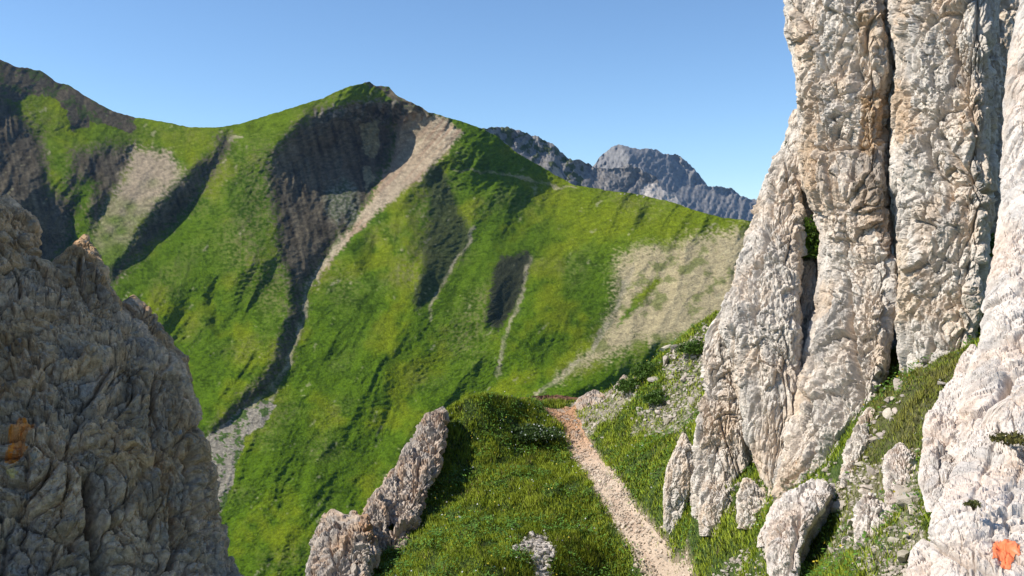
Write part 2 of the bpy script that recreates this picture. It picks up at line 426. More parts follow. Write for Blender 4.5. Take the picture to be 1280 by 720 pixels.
def color_m(x, y):
    wx = x + 4 * p2(x / 14, y / 14, 41) + 2.5 * p2(x / 5, y / 5, 42)
    wy = y + 4 * p2(x / 14, y / 14, 43) + 2.5 * p2(x / 5, y / 5, 44)
    n1 = p2((x + .5 * y) / 60, y / 60, 45); n2 = p2(x / 15, y / 12, 46); n3 = p2(x / 4.5, y / 3.2, 47); n4 = p2(x / 2.1, y / 1.9, 50)
    grass = np.stack([0.074 + 0 * x, 0.130 + 0 * x, 0.007 + 0 * x], -1)
    yell = np.array([0.132, 0.168, 0.008]); deep = np.array([0.036, 0.07, 0.004]); dry = np.array([0.15, 0.145, 0.06])
    c = mix(grass, yell, sstep(-0.1, 0.6, n1 + 0.4 * n2))
    c = mix(c, deep, 0.75 * sstep(0.05, 0.55, -n2 * 0.7 - n3 * 0.5 - 0.3 * n1))
    # a yellower band high on the crests, a duller one on the grazing-worn shoulders
    c = mix(c, yell * 1.05, 0.4 * sstep(230, 120, y) * (x < 480))
    c = mix(c, yell, 0.75 * np.exp(-(linedist(x, y, [(720, 260), (800, 270), (920, 280)]) / 42) ** 2))
    shoulder = .55 * sstep(.05, .5, p2((x + .5 * y) / 70, y / 45, 53)) + np.exp(-(linedist(x, y, [(330, 205), (325, 260), (300, 300), (320, 340), (345, 350)]) / 30) ** 2) + np.exp(-(linedist(x, y, [(525, 240), (545, 300), (520, 330)]) / 26) ** 2) + np.exp(-(linedist(x, y, [(580, 420), (600, 390)]) / 25) ** 2) + 0.8 * np.exp(-(linedist(x, y, [(410, 340), (430, 360)]) / 22) ** 2)
    c = mix(c, dry, np.clip(shoulder, 0, 1) * sstep(-0.35, 0.5, n3 + 0.3 * n2) * 0.75)
    shale_shade = np.array([0.104, 0.088, 0.060]); tan = np.array([0.34, 0.28, 0.2]); red = np.array([0.27, 0.17, 0.115])  # bare dark ground; the shade of the hollows is put into this tone too
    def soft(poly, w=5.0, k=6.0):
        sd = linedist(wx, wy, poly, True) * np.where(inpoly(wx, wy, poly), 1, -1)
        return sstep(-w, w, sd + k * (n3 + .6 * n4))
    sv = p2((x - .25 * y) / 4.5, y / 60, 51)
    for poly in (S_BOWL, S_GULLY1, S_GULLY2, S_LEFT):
        c = mix(c, shale_shade * (1 + 0.35 * n2 + 0.3 * n3 + .6 * sv)[..., None], soft(poly, 10, 13))
    c = np.where(inpoly(wx, wy, S_ROCKTOP)[..., None], np.where((n3 + n2 > .25)[..., None], np.array([.06, .08, .025]), shale_shade * (0.9 + .3 * n3)[..., None]), c)
    c = mix(c, np.array([.05, .055, .03]), soft(S_SLOT, 3, 5))  # shade of the slot, also put into the colour
    c = mix(c, np.array([.06, .07, .03]) * (1 + .4 * n3)[..., None], soft(S_TRI, 5, 6) * .85)  # shaded side of the triangular rib, darkened in the colour as well
    c = mix(c, np.where((n3 > .05)[..., None], np.array([.16, .16, .12]), np.array([.085, .1, .055])), soft(P_BOWLGREEN))
    c = np.where((inpoly(wx, wy, P_SLIVER) | inpoly(wx, wy, P_BUTT))[..., None], np.array([.24, .215, .13]) * (1 + .4 * n3)[..., None], c)
    c = mix(c, np.where((n3 + n2 > .1)[..., None], np.array([.19, .165, .13]), np.array([.1, .095, .07])), soft(CREST_BAND, 4, 6))
    sc = inpoly(wx, wy, L_SCREE)
    streak = p2((x * 0.75 + y * 0.66) / 3.4, (x * 0.66 - y * 0.75) / 60 + 7, 48)
    scol = mix(np.broadcast_to(tan, x.shape + (3,)), red, sstep(0.0, 0.45, streak) * 0.6)
    scol = mix(scol, red * 0.8, sstep(18, -10, linedist(x, y, [(505, 138), (495, 165), (487, 190), (470, 235)])) * .7)
    c = mix(c, scol * (1 + 0.2 * n3)[..., None], soft(L_SCREE, 3, 4))
    sp = inpoly(wx, wy, L_SPUR)
    c = mix(c, mix(np.broadcast_to(tan * .8, x.shape + (3,)), grass, sstep(215, 330, y + 50 * n2) * .9) * (1 + .25 * n3)[..., None], soft(L_SPUR, 8, 10))
    tr = soft(TAN_R, 11, 14) * (1 - soft(GRASS_IN, 3, 3))
    tcol = mix(np.broadcast_to(np.array([.335, .285, .17]), x.shape + (3,)), np.array([.12, .14, .04]), sstep(0, .5, n2 + .4 * n3 + .4 * n1) * .8)
    c = mix(c, tcol, tr)
    gl = np.zeros_like(x)
    for line, w in GULLY_LINES:
        gl = np.maximum(gl, sstep(w, w * 0.45, linedist(wx, wy, line) + 2 * n3))
    c = mix(c, np.array([.33, .29, .2]), gl * np.clip(.55 + .5 * n2 + .4 * n3, 0, .8))
    fan = inpoly(wx, wy, FAN)
    c = np.where(fan[..., None], np.where((n2 + .7 * n3 > .22)[..., None], np.array([.07, .11, .03]), np.array([.25, .225, .18]) * (1 + .3 * n3)[..., None]), c)
    c = np.where(inpoly(wx, wy, CREST_ROCK)[..., None] & (n2[..., None] + n3[..., None] > -.2), shale_shade * 1.3, c)
    # pale erosion scars scattered over the turf
    sc2 = sstep(.62, .8, p2((x + .9 * y) / 9, (y - .8 * x) / 26, 49) + .35 * n3)
    c = mix(c, np.array([.26, .25, .15]), sc2 * .6 * ~(inpoly(wx, wy, S_BOWL)))
    st = p2((x - .3 * y) / 13.0, (y + .36 * x + 5 * n2) / 2.0, 52)
    return np.clip(c * (1 + .25 * n4 + .15 * n3 + .38 * st)[..., None], 0.003, 1)

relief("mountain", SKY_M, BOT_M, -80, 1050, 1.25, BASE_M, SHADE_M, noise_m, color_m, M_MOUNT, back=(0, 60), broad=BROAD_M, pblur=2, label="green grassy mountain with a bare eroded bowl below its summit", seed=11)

# --- grey rocky ridge behind the green shoulder
SKY_R = [(560, 175), (600, 162), (618, 158), (635, 160), (655, 164), (672, 171), (690, 178), (700, 190), (715, 200), (735, 203), (745, 210), (765, 212), (785, 205), (800, 212), (820, 222), (828, 238), (845, 246), (860, 262), (880, 275), (910, 290), (960, 320)]
BASE_R = [(560, 175, 1250), (618, 158, 1250), (700, 190, 1180), (765, 210, 1120), (830, 240, 1050), (880, 275, 1000), (700, 260, 1080), (800, 280, 980), (620, 230, 1150), (960, 320, 960), (760, 330, 940), (600, 330, 1000)]
SHADE_R = [(1.8, [(600, 165), (640, 178), (660, 195), (690, 215), (720, 245), (700, 240), (650, 215), (610, 185)]), (1.8, [(700, 195), (745, 212), (752, 245), (700, 240), (690, 210)]), (1.9, [(770, 215), (790, 222), (800, 250), (768, 245)]),
           (1.8, [(830, 245), (838, 240), (870, 262), (890, 285), (850, 262)]), (1.4, [(800, 218), (815, 225), (822, 245), (806, 240)])]

def noise_r(x, y, d):
    u = x * .8 + y * .5; v = y * .8 - x * .5
    return p2(u / 14, v / 26, 61) * 10 + p2(u / 6, v / 11, 62) * 6 + p2(x / 2.7, y / 3.6, 63) * 3

def color_r(x, y):
    n = p2(x / 10, y / 8, 64); n3 = p2(x / 3.2, y / 2.6, 65)
    c = np.broadcast_to(np.array([.2, .19, .18]), x.shape + (3,)) * (1 + .35 * n3)[..., None]
    c = np.where((n + .5 * n3 > .12)[..., None] & (x < 730)[..., None], np.array([.07, .085, .035]), c)
    c = np.where((linedist(x, y, [(815, 245), (840, 248), (860, 262)]) < 16)[..., None], np.array([.4, .37, .34]) * (1 + .25 * n3)[..., None], c)
    c = np.where(inpoly(x, y, [(692, 208), (698, 210), (715, 240), (685, 235)])[..., None], np.array([.42, .34, .26]), c)
    return c
relief("rocky_ridge", SKY_R, [(560, 330), (960, 345)], 560, 960, 1.0, BASE_R, SHADE_R, noise_r, color_r, M_RIDGE, back=(0, 120), p_bg=0.85, jag=2.6, label="dark craggy grey ridge behind the green shoulder", seed=31, warp=3)

# --- far limestone peak, blue with distance
SKY_F = [(690, 240), (725, 220), (742, 206), (752, 194), (765, 183), (780, 181), (795, 187), (812, 186), (822, 189), (835, 193), (850, 196), (862, 205), (875, 220), (884, 232), (900, 234), (912, 236), (930, 245), (950, 252), (1000, 275), (1080, 300)]
BASE_F = [(690, 240, 3300), (775, 182, 3300), (850, 196, 3250), (884, 232, 3200), (950, 252, 3200), (1080, 300, 3100), (760, 300, 2900), (900, 310, 2850), (1050, 340, 2800), (690, 320, 2950)]
SHADE_F = [(2.1, [(775, 176), (800, 182), (840, 190), (872, 222), (885, 235), (955, 250), (1080, 300), (1080, 340), (860, 330), (830, 265), (808, 238), (792, 205)]),
           (-.35, [(745, 205), (772, 180), (790, 208), (808, 240), (770, 225)]), (-.2, [(842, 196), (852, 196), (868, 214), (880, 232), (870, 232), (858, 215)]), (-.2, [(905, 238), (912, 236), (918, 246), (908, 246)])]

def noise_f(x, y, d):
    return p2((x + .3 * y) / 12, y / 20, 71) * 20 + p2((x + .3 * y) / 5, y / 9, 72) * 17 + p2(x / 2.4, y / 3.2, 73) * 9

def color_f(x, y):
    n3 = p2(x / 4, y / 3, 74)
    return np.broadcast_to(np.array([.2, .195, .19]), x.shape + (3,)) * (1 + .3 * n3)[..., None]
relief("distant_peak", SKY_F, [(690, 330), (1080, 350)], 690, 1080, 1.0, BASE_F, SHADE_F, noise_f, color_f, M_FAR, back=(0, 400), p_bg=0.1, jag=2.6, label="pale limestone peak turned blue by distance, right of the green mountain", seed=51, warp=3)

# ---------------------------------------------------------------- foreground ground
GP = [(845, 720, 16.5), (790, 650, 18.5), (745, 590, 21), (718, 545, 23.5), (705, 515, 25.5), (690, 503, 27), (880, 790, 14.5),
      (600, 720, 15.5), (600, 640, 19), (600, 580, 21.6), (600, 555, 22.4), (600, 503, 23.4), (560, 508, 23.2), (650, 500, 24.6), (650, 560, 22.6), (680, 600, 20.6), (700, 690, 17), (500, 720, 16.2), (520, 650, 18.6), (545, 590, 21), (660, 530, 23.7),
      (735, 497, 27.5), (800, 465, 26), (840, 430, 25), (870, 410, 24), (800, 560, 20.5), (780, 520, 23), (850, 520, 21.2), (870, 470, 22.2), (830, 600, 18.5), (860, 660, 16.5), (900, 700, 14.8), (950, 690, 13.2), (1000, 720, 11.6),
      (1060, 690, 10.6), (1100, 720, 9), (1120, 660, 9.5), (1040, 600, 12.8), (1100, 560, 12.2), (1100, 500, 13.4), (1150, 500, 12), (1170, 450, 13.2), (1200, 425, 14), (1215, 405, 14.5), (940, 640, 15), (900, 600, 17)]
gpw = at([g[0] for g in GP], [g[1] for g in GP], [g[2] for g in GP])
extra = np.array([[0, 0, -1.7], [3, 5, -2.9], [0, 6, -4.2], [-3, 6, -4.8], [2, 9, -4.4], [-3, 11, -6.2], [0, 12, -6.0], [6, 6, -2.4], [9, 10, -1.8], [9, 16, -1.2], [8, 22, -1.6]])
gpw = np.concatenate([gpw, extra])
EDGE = [(-4.2, -2), (-4.2, 13), (-3.3, 17), (-2.55, 20.5), (-1.95, 23.0), (-0.83, 23.6), (0.2, 24.8), (1.2, 27.4), (2.3, 27.6), (3.65, 26.1), (4.45, 25.1), (5.2, 24.2), (8, 24), (13, 24), (13, -2)]

def ground_base(x, y):
    z = tps(gpw[:, :2], gpw[:, 2], x, y, 8.0, lam=1e-4)
    out = linedist(x, y, EDGE, True) * ~inpoly(x, y, EDGE)
    return z - 1.25 * out - 0.25 * np.minimum(out, 3) ** 2

_gx = np.arange(-9, 12.01, 0.1); _gy = np.arange(0.5, 34.01, 0.1)
_GX, _GY = np.meshgrid(_gx, _gy)
_GZ = ground_base(_GX, _GY)

def gz(x, y):
    return bilin(_GZ, (np.asarray(x, float) - _gx[0]) / 0.1, (np.asarray(y, float) - _gy[0]) / 0.1)

def hit(px, py):
    """first point of the ground seen at pixel (px, py)"""
    px, py = np.atleast_1d(np.asarray(px, float)), np.atleast_1d(np.asarray(py, float))
    ds = np.arange(3.0, 33.0, 0.04)
    P = at(px[:, None], py[:, None], ds[None])
    below = P[..., 2] < gz(P[..., 0], P[..., 1])
    k = np.where(below.any(1), below.argmax(1), len(ds) - 1)
    return P[np.arange(len(px)), k]

TR = [(505, 672, 716), (512, 682, 718), (522, 695, 722), (535, 704, 728), (548, 708, 736), (560, 712, 743), (575, 722, 754), (590, 733, 765), (620, 752, 785), (650, 770, 808), (690, 797, 842), (720, 818, 868), (760, 846, 905), (800, 872, 945)]
tl = hit([t[1] for t in TR], [t[0] for t in TR]); tr_ = hit([t[2] for t in TR], [t[0] for t in TR])
def resample(P, n):
    s = np.concatenate([[0], np.cumsum(np.linalg.norm(np.diff(P[:, :2], axis=0), axis=1))])
    q = np.linspace(0, s[-1], n)
    return np.stack([np.interp(q, s, P[:, k]) for k in range(3)], -1)
NT = 260
tl, tr_ = resample(tl, NT), resample(tr_, NT)
kk = np.linspace(0, 1, NT)
wd = tr_ - tl
tl = tl - wd * (0.15 * p2(kk * 14, kk * 0 + .3, 81) + .13 * p2(kk * 55, kk * 0 + .3, 82))[:, None]
tr_ = tr_ + wd * (0.15 * p2(kk * 14, kk * 0 + .7, 83) + .13 * p2(kk * 55, kk * 0 + .7, 84))[:, None]
TRAIL_POLY = [tuple(p[:2]) for p in tl[::4]] + [tuple(p[:2]) for p in tr_[::-4]]

def trail_mask(x, y, soft=0.15):
    ins = inpoly(x, y, TRAIL_POLY)
    d = linedist(x, y, TRAIL_POLY, True)
    return np.where(ins, 1.0, np.clip(1 - d / soft, 0, 1))

Z_SCREE = [(828, 445), (860, 425), (890, 405), (890, 470), (872, 525), (850, 545), (790, 545), (800, 515), (835, 490)]
Z_SCREE2 = [(1045, 600), (1090, 590), (1148, 555), (1158, 690), (1140, 730), (1080, 730), (1060, 690), (1040, 720), (1020, 730), (1050, 660)]
Z_PATCH = [(640, 686), (660, 671), (684, 667), (696, 688), (692, 702), (684, 725), (668, 725), (664, 697)]
Z_OUT = [(716, 525), (720, 495), (760, 482), (780, 470), (800, 478), (790, 505), (760, 525), (735, 545)]
Z_FOOT = [(868, 600), (1000, 590), (1050, 560), (1060, 600), (960, 640), (870, 660)]
Z_LOW = [(880, 730), (920, 690), (960, 670), (985, 730)]
Z_GULLY = [(1040, 610), (1090, 480), (1140, 450), (1215, 400), (1225, 420), (1150, 560), (1060, 640)]

def zones(x, y, z):
    px, py = proj(np.stack([x, y, z], -1))
    n = p2(x * 2.1, y * 2.1, 91) * 9 + p2(x * 6, y * 6, 92) * 6
    n2 = p2(x * 2.1, y * 2.1, 93) * 9 + p2(x * 6, y * 6, 94) * 6
    f = lambda poly: inpoly(px + n, py + n2, poly)
    bare = np.zeros(np.shape(x))
    bare = np.maximum(bare, 0.66 * f(Z_SCREE)); bare = np.maximum(bare, 0.6 * f(Z_SCREE2)); bare = np.maximum(bare, 1.0 * f(Z_PATCH)); bare = np.maximum(bare, .8 * f(Z_OUT)); bare = np.maximum(bare, .4 * f(Z_FOOT)); bare = np.maximum(bare, .4 * f(Z_LOW))
    return bare, f(Z_GULLY), px, py

def hummock(x, y):
    return 0.13 * p2(x / 1.3, y / 1.3, 101) + 0.085 * p2(x / .5, y / .5, 102) + 0.025 * p2(x / .17, y / .17, 103)

def ground_z(x, y, tm=None):
    z = gz(x, y)
    tm = trail_mask(x, y, .3) if tm is None else tm
    return z + hummock(x, y) * (1 - tm) - 0.06 * tm

STEP = 0.085
gx_ = np.arange(-8.5, 11.5, STEP); gy_ = np.arange(1.0, 33.0, STEP)
X, Y = np.meshgrid(gx_, gy_)
TM = trail_mask(X, Y, .3)
Zg = ground_z(X, Y, TM)
bare, gul, _px, _py = zones(X, Y, gz(X, Y))
nz = p2(X * 3, Y * 3, 111); nz2 = p2(X * 9, Y * 9, 112)
cg = np.broadcast_to(np.array([.045, .07, .016]), X.shape + (3,)) * (1 + .4 * nz2)[..., None]
cg = np.where(gul[..., None], np.array([.075, .078, .028]) * (1 + .4 * nz2)[..., None], cg)
cg = mix(cg, np.array([.27, .235, .17]), np.clip(sstep(.45, .9, bare + .35 * nz2), 0, 1))
cg = mix(cg, np.array([.36, .27, .2]), sstep(.75, 1, TM))
obj("ground", mesh_from("ground", np.stack([X, Y, Zg], -1), grid_faces(*X.shape), cg), M_SOIL, kind='structure', label="steep alpine meadow ground below the cliff")

# trail sheet
cw = 22
tt = np.linspace(0, 1, cw)
TP = tl[:, None] * (1 - tt)[None, :, None] + tr_[:, None] * tt[None, :, None]
TP[..., 2] = gz(TP[..., 0], TP[..., 1]) - 0.035 - 0.03 * np.sin(np.pi * tt)[None] + 0.05 * p2(TP[..., 0] * 2.2, TP[..., 1] * 2.2, 121) * np.sin(np.pi * tt)[None] + 0.02 * p2(TP[..., 0] * 9, TP[..., 1] * 9, 122)
tpx, tpy = proj(TP)
tc = mix(np.broadcast_to(np.array([.46, .36, .27]), TP.shape), np.array([.42, .235, .125]), sstep(600, 520, tpy))
tc = tc * (1 + .25 * p2(TP[..., 0] * 5, TP[..., 1] * 5, 123))[..., None]
obj("trail", mesh_from("trail", TP, grid_faces(NT, cw), tc), M_TRAIL, kind='structure', label="narrow pale gravel footpath running through the meadow, orange earth at its far end")

# ---------------------------------------------------------------- rock lumps
def chain(c, py):
    return np.interp(py, [q[1] for q in c], [q[0] for q in c])

def rock_disp(P, sc, seed, vert=0.5, rough=1.0, block=1.0, fiss=1.0):
    q = P / sc
    q = q * np.array([1, 1, vert])
    w = np.stack([perlin(q * 1.1, seed + 1), perlin(q * 1.1, seed + 2), perlin(q * 1.1, seed + 3)], -1) * 0.28
    q = q + w
    d = 0.10 * fbm(q * 0.8, 3, seed + 4)
    f1, f2, cid, fac = worley(q * 1.4 * np.array([1.2, 1.2, .8]), seed + 5)
    d = d + block * (0.06 * (cid - .5) + .10 * fac - 0.07 * (1 - sstep(0, .09, f2 - f1)))
    f1, f2, cid, fac = worley(q * 3.7 * np.array([1.15, 1.15, .85]) + 5, seed + 6)
    d = d + block * (0.04 * (cid - .5) + .075 * fac - 0.035 * (1 - sstep(0, .14, f2 - f1)))
    f1, f2, cid, fac = worley(q * 9 + 2, seed + 9)
    d = d + rough * (0.028 * (cid - .5) + .05 * fac - 0.014 * (1 - sstep(0, .2, f2 - f1)))
    f1, f2, cid, fac = worley(q * 21 + 2, seed + 10)
    d = d + rough * (0.016 * (cid - .5) + .026 * fac)
    f1, f2, cid, fac = worley((P / sc + .25 * w) * np.array([1.9, 1.9, .2]), seed + 12)
    d = d - fiss * .13 * (1 - sstep(0, .11, f2 - f1)) * sstep(-.25, .25, perlin(q * .8, seed + 13)) + fiss * .05 * (cid - .5)
    d = d + rough * (0.03 * ridged(q * 3.2, 2, seed + 7) + 0.012 * fbm(q * 30, 2, seed + 8))
    return d * sc

PAL_CLIFF = dict(base=(.585, .53, .465), warm=(.59, .495, .40), grey=(.43, .395, .355), ochre=(.45, .29, .15), oa=.22)
PAL_WHITE = dict(base=(.60, .54, .485), warm=(.57, .48, .41), grey=(.43, .40, .37), ochre=(.40, .27, .15), oa=.12)
PAL_DARK = dict(base=(.62, .44, .285), warm=(.56, .365, .20), grey=(.36, .285, .215), ochre=(.24, .145, .06), oa=.3)
PAL_FIN = dict(base=(.45, .385, .32), warm=(.44, .33, .24), grey=(.27, .245, .22), ochre=(.40, .22, .10), oa=.25)

def rock_color(P, sc, seed, pal):
    q = P / sc
    n1 = fbm(q * 0.9, 3, seed + 31); n2 = fbm(q * 3.0 * np.array([1, 1, .5]), 3, seed + 32); n3 = fbm(q * 9, 3, seed + 33)
    v = fbm(q * np.array([2.2, 2.2, .35]), 4, seed + 34)
    c = mix(np.broadcast_to(np.array(pal['base']), P.shape), pal['warm'], sstep(-.3, .5, n1))
    c = mix(c, pal['grey'], .85 * sstep(-.05, .55, n2 + .4 * n3))
    c = mix(c, pal['ochre'], pal['oa'] * 2 * np.clip(sstep(.15, .6, v + .4 * n1), 0, .6))
    return c * (1 + .18 * n3)[..., None]

def lump(name, L, R, depth, mat, pal, parent, sc=1.0, thick=0.9, tmax=3.0, tilt=0.0, n=2.4, seed=0, res=1.35, vert=.5, amp=1.0, rough=1.0, block=1.0, fiss=1.0, grooves=(), stains=(), label=None, back=1.0, nback=14, flat=True, capk=.45, edge=.4):
    """A free-standing volume of rock: its sides follow two outlines, its plan is a superellipse, its skin is fractured."""
    y0 = max(L[0][1], R[0][1]); y1 = min(L[-1][1], R[-1][1])
    rows = max(12, int((y1 - y0) / res))
    py = y0 + (y1 - y0) * np.linspace(0, 1, rows)
    l, r = chain(L, py), chain(R, py)
    mid, hw = (l + r) / 2, np.maximum((r - l) / 2, .6)
    d0 = np.interp(py, [q[0] for q in depth], [q[1] for q in depth])
    hm = hw / FPX * d0
    th = np.minimum(hm * thick, tmax)
    cols = max(16, int(1.25 * hw.max() * 2 / res))
    prof = lambda u: np.clip(1 - np.abs(u) ** n, 0, 1) ** (1 / n)
    fi = -np.cos(np.linspace(0, math.pi, 4001))
    asp = float(np.median(th / hm))
    arc = np.concatenate([[0], np.cumsum(np.abs(np.diff(fi)) + .8 * asp * np.abs(np.diff(prof(fi))))])
    cols = int(cols * min(2.2, arc[-1] / 2))
    a = np.interp(np.linspace(0, arc[-1], cols), arc, fi)
    ab = np.cos(np.linspace(0, math.pi, nback + 2))[1:-1]
    A = np.concatenate([a, ab])
    D = np.concatenate([-prof(a), back * prof(ab)])
    dep = d0[:, None] + tilt * A[None] * hm[:, None] + D[None] * th[:, None]
    PX = mid[:, None] + hw[:, None] * A[None]
    PY = np.broadcast_to(py[:, None], PX.shape)
    P = at(PX, PY, dep).copy()
    # domed cap closing the top
    ncap = 7
    cen0 = P[:1].mean(1, keepdims=True)
    ph = np.linspace(math.pi / 2, 0, ncap + 1)[:-1][:, None, None]
    ch = capk * min(float(hm[0]), .6)
    cap = cen0 + (P[:1] - cen0) * np.cos(ph) * .999 + np.array([0, 0, ch]) * np.sin(ph)
    cap = cap + (P[:1] - cen0) * .001
    P = np.concatenate([cap, P], 0); hm = np.concatenate([np.full(ncap, hm[0]), hm]); rows += ncap
    # outward normal of the smooth body
    du = np.roll(P, -1, 1) - np.roll(P, 1, 1)
    dv = np.gradient(P, axis=0)
    Nn = np.cross(dv, du)
    ln = np.linalg.norm(Nn, axis=-1, keepdims=True)
    Nn = Nn / np.maximum(ln, 1e-9)
    cen = P.mean(1, keepdims=True)
    if (Nn * (P - cen)).sum(-1).mean() < 0: Nn = -Nn
    dsp = rock_disp(P, sc, seed, vert, rough, block, fiss) * amp
    fade = np.minimum(1, (hm / (0.35 * sc)))[:, None]
    dsp = dsp * fade * (edge + (1 - edge) * (1 - np.abs(A) ** 5))[None]
    gxp, gyp = proj(P)
    for line, w, dp in grooves:
        dd = linedist(gxp + 2.5 * p2(gxp / 9, gyp / 9, seed + 50), gyp, line)
        dsp = dsp - dp * np.exp(-(dd / w) ** 2) * (np.arange(len(A)) < cols)[None]
    P2 = P + Nn * dsp[..., None]
    Cc = rock_color(P2, sc, seed, pal)
    for kind, poly, col, al in stains:
        wx = gxp + 5 * p2(gxp / 11, gyp / 11, seed + 61) + 3 * p2(gxp / 4, gyp / 4, seed + 62)
        wy = gyp + 5 * p2(gxp / 11, gyp / 11, seed + 63) + 3 * p2(gxp / 4, gyp / 4, seed + 64)
        Cc = mix(Cc, np.array(col), al * inpoly(wx, wy, poly) * (.6 + .4 * sstep(-.4, .3, p2(gxp / 6, gyp / 9, seed + 65))))
    # close the top and foot
    F = grid_faces(rows, len(A), True)
    o = obj(name, mesh_from(name, P2, F, Cc, flat is False), mat, parent, label=label)
    return o, P2, Cc, cols

def empty(name, loc, label, cat, group=None):
    o = bpy.data.objects.new(name, None); COL.objects.link(o)
    o.location = loc; o.empty_display_size = .3
    o["label"] = label; o["category"] = cat
    if group: o["group"] = group
    return o

def keep(o, root):
    o.location = -np.array(root.location)

def build_rock(name, base, label, cat, lumps, **common):
    root = empty(name, tuple(base), label, cat)
    out = []
    for i, kw in enumerate(lumps):
        k = dict(common); k.update(kw)
        nm = k.pop('name', 'rock_block')
        o, P, C, cols = lump(nm, parent=root, **k)
        keep(o, root)
        out.append((o, P, C, cols))
    return root, out

OCH = (.40, .24, .10)
# --- the big cliff on the right
cliff_lumps = [
    dict(name='rock_core', L=[(1004, -60), (1006, 130), (990, 225), (972, 340), (962, 480), (975, 640)], R=[(1330, -60), (1330, 640)], depth=[(-60, 19.4), (300, 18.3), (640, 16.2)], thick=.5, tmax=.9, n=4, seed=77, sc=1.0, res=2.5),
    dict(name='rock_block', L=[(1004, 330), (1000, 380), (1000, 500)], R=[(1020, 330), (1022, 380), (1006, 500)], depth=[(330, 17.1), (500, 15.9)], thick=1.2, seed=78, sc=.35, amp=1.2),
    dict(name='rock_block', L=[(1003, 185), (1001, 240), (1003, 282)], R=[(1008, 185), (1018, 250), (1016, 282)], depth=[(185, 17.9), (282, 17.4)], thick=1.2, seed=79, sc=.35, amp=1.2),
    dict(name='rock_buttress', L=[(990, 140), (975, 185), (962, 215), (950, 258), (934, 292), (920, 340), (905, 380), (900, 410), (916, 450), (926, 490), (934, 530), (945, 575), (958, 612), (962, 680)],
         R=[(1004, 140), (1003, 200), (1002, 280), (1002, 440), (1001, 480), (996, 510), (990, 550), (978, 612), (975, 680)],
         depth=[(140, 18.2), (300, 17.2), (480, 16), (640, 14.8)], thick=1.0, tilt=-.6, seed=1, edge=.85, sc=1.0, amp=.85, label="slanting grey buttress on the left flank of the cliff", grooves=[([(985, 160), (968, 240), (950, 330), (940, 420), (950, 520)], 4, .12), ([(960, 300), (930, 380), (935, 440)], 3, .1)]),
    dict(name='rock_buttress', L=[(908, 370), (888, 408), (880, 440), (882, 475), (873, 510), (870, 540), (867, 600), (866, 640), (872, 700)], R=[(916, 370), (925, 440), (932, 490), (942, 540), (955, 600), (950, 640), (945, 700)],
         depth=[(370, 17.6), (520, 16.8), (700, 16.1)], thick=.8, tilt=-.3, seed=2, edge=.85, sc=.8, block=1.4, label="broken low buttress at the left foot of the cliff"),
    dict(name='rock_pillar', L=[(985, -60), (985, 40), (993, 75), (997, 150), (1002, 235), (1014, 260), (1026, 290), (1024, 340), (1018, 390), (1006, 440), (990, 500), (975, 560), (965, 615), (965, 650)],
         R=[(1101, -60), (1105, 40), (1113, 85), (1109, 120), (1109, 200), (1112, 260), (1117, 340), (1116, 400), (1112, 450), (1096, 520), (1075, 570), (1052, 615), (1045, 650)],
         depth=[(-60, 17.5), (200, 16.6), (450, 15.4), (615, 14.4)], thick=1.3, tilt=-.85, n=3.4, seed=3, sc=1.1, amp=.95, vert=.7, block=1.4, fiss=.7, label="tall left pillar of the cliff with an ochre stain",
         grooves=[([(1008, 264), (1060, 270), (1114, 258)], 2.5, .045), ([(995, 122), (1050, 130), (1108, 118)], 2.2, .03), ([(1056, 350), (1060, 420), (1066, 450), (1072, 490)], 4, .3), ([(1064, 0), (1066, 60), (1068, 110)], 4, .16), ([(1025, 470), (1022, 540), (1010, 600)], 3, .12), ([(1040, 300), (1045, 380), (1042, 450)], 3, .1)],
         stains=[('o', [(1075, 120), (1108, 110), (1112, 180), (1085, 195), (1070, 185)], OCH, .75), ('o', [(1002, 150), (1018, 160), (1020, 235), (1004, 235)], (.47, .33, .2), .6), ('o', [(1085, 260), (1118, 260), (1118, 330), (1100, 310)], (.24, .15, .085), .6), ('b', [(1060, 185), (1112, 185), (1114, 260), (1070, 262)], (.2, .15, .11), .6), ('o', [(1070, 20), (1105, 15), (1104, 60), (1075, 70)], OCH, .4)]),
    dict(name='rock_pillar', L=[(1109, -60), (1113, 40), (1122, 85), (1116, 120), (1116, 200), (1120, 260), (1124, 340), (1124, 400), (1130, 440), (1135, 470), (1140, 540)],
         R=[(1250, -60), (1246, 30), (1241, 100), (1242, 160), (1242, 220), (1240, 280), (1230, 340), (1224, 390), (1216, 440), (1205, 540)],
         depth=[(-60, 15.7), (200, 14.9), (470, 13.7), (540, 13.4)], thick=1.2, tilt=-.85, n=3.4, seed=4, sc=1.1, amp=.95, vert=.7, block=1.4, fiss=.7, label="broad right pillar of the cliff crossed by a diagonal fissure",
         grooves=[([(1118, 302), (1180, 312), (1236, 300)], 2.2, .03), ([(1114, 118), (1170, 116), (1242, 132)], 2.2, .025), ([(1170, 165), (1190, 195), (1215, 222), (1240, 245)], 3, .2), ([(1150, 240), (1165, 300), (1160, 360)], 3, .1), ([(1225, 20), (1240, 60), (1245, 90)], 3, .15), ([(1205, 250), (1212, 320), (1195, 400)], 3, .09)],
         stains=[('o', [(1118, 90), (1140, 130), (1145, 170), (1120, 180), (1114, 130)], (.48, .33, .2), .6), ('o', [(1120, 300), (1140, 300), (1150, 400), (1125, 400)], (.48, .36, .22), .45)]),
]
cliff, _ = build_rock('cliff', at(1060, 560, 14.5)[()], "tall pale limestone cliff of split pillars rising out of the frame at right", 'cliff', cliff_lumps, mat=M_CLIFF, pal=PAL_CLIFF, tmax=2.2, back=1.6)

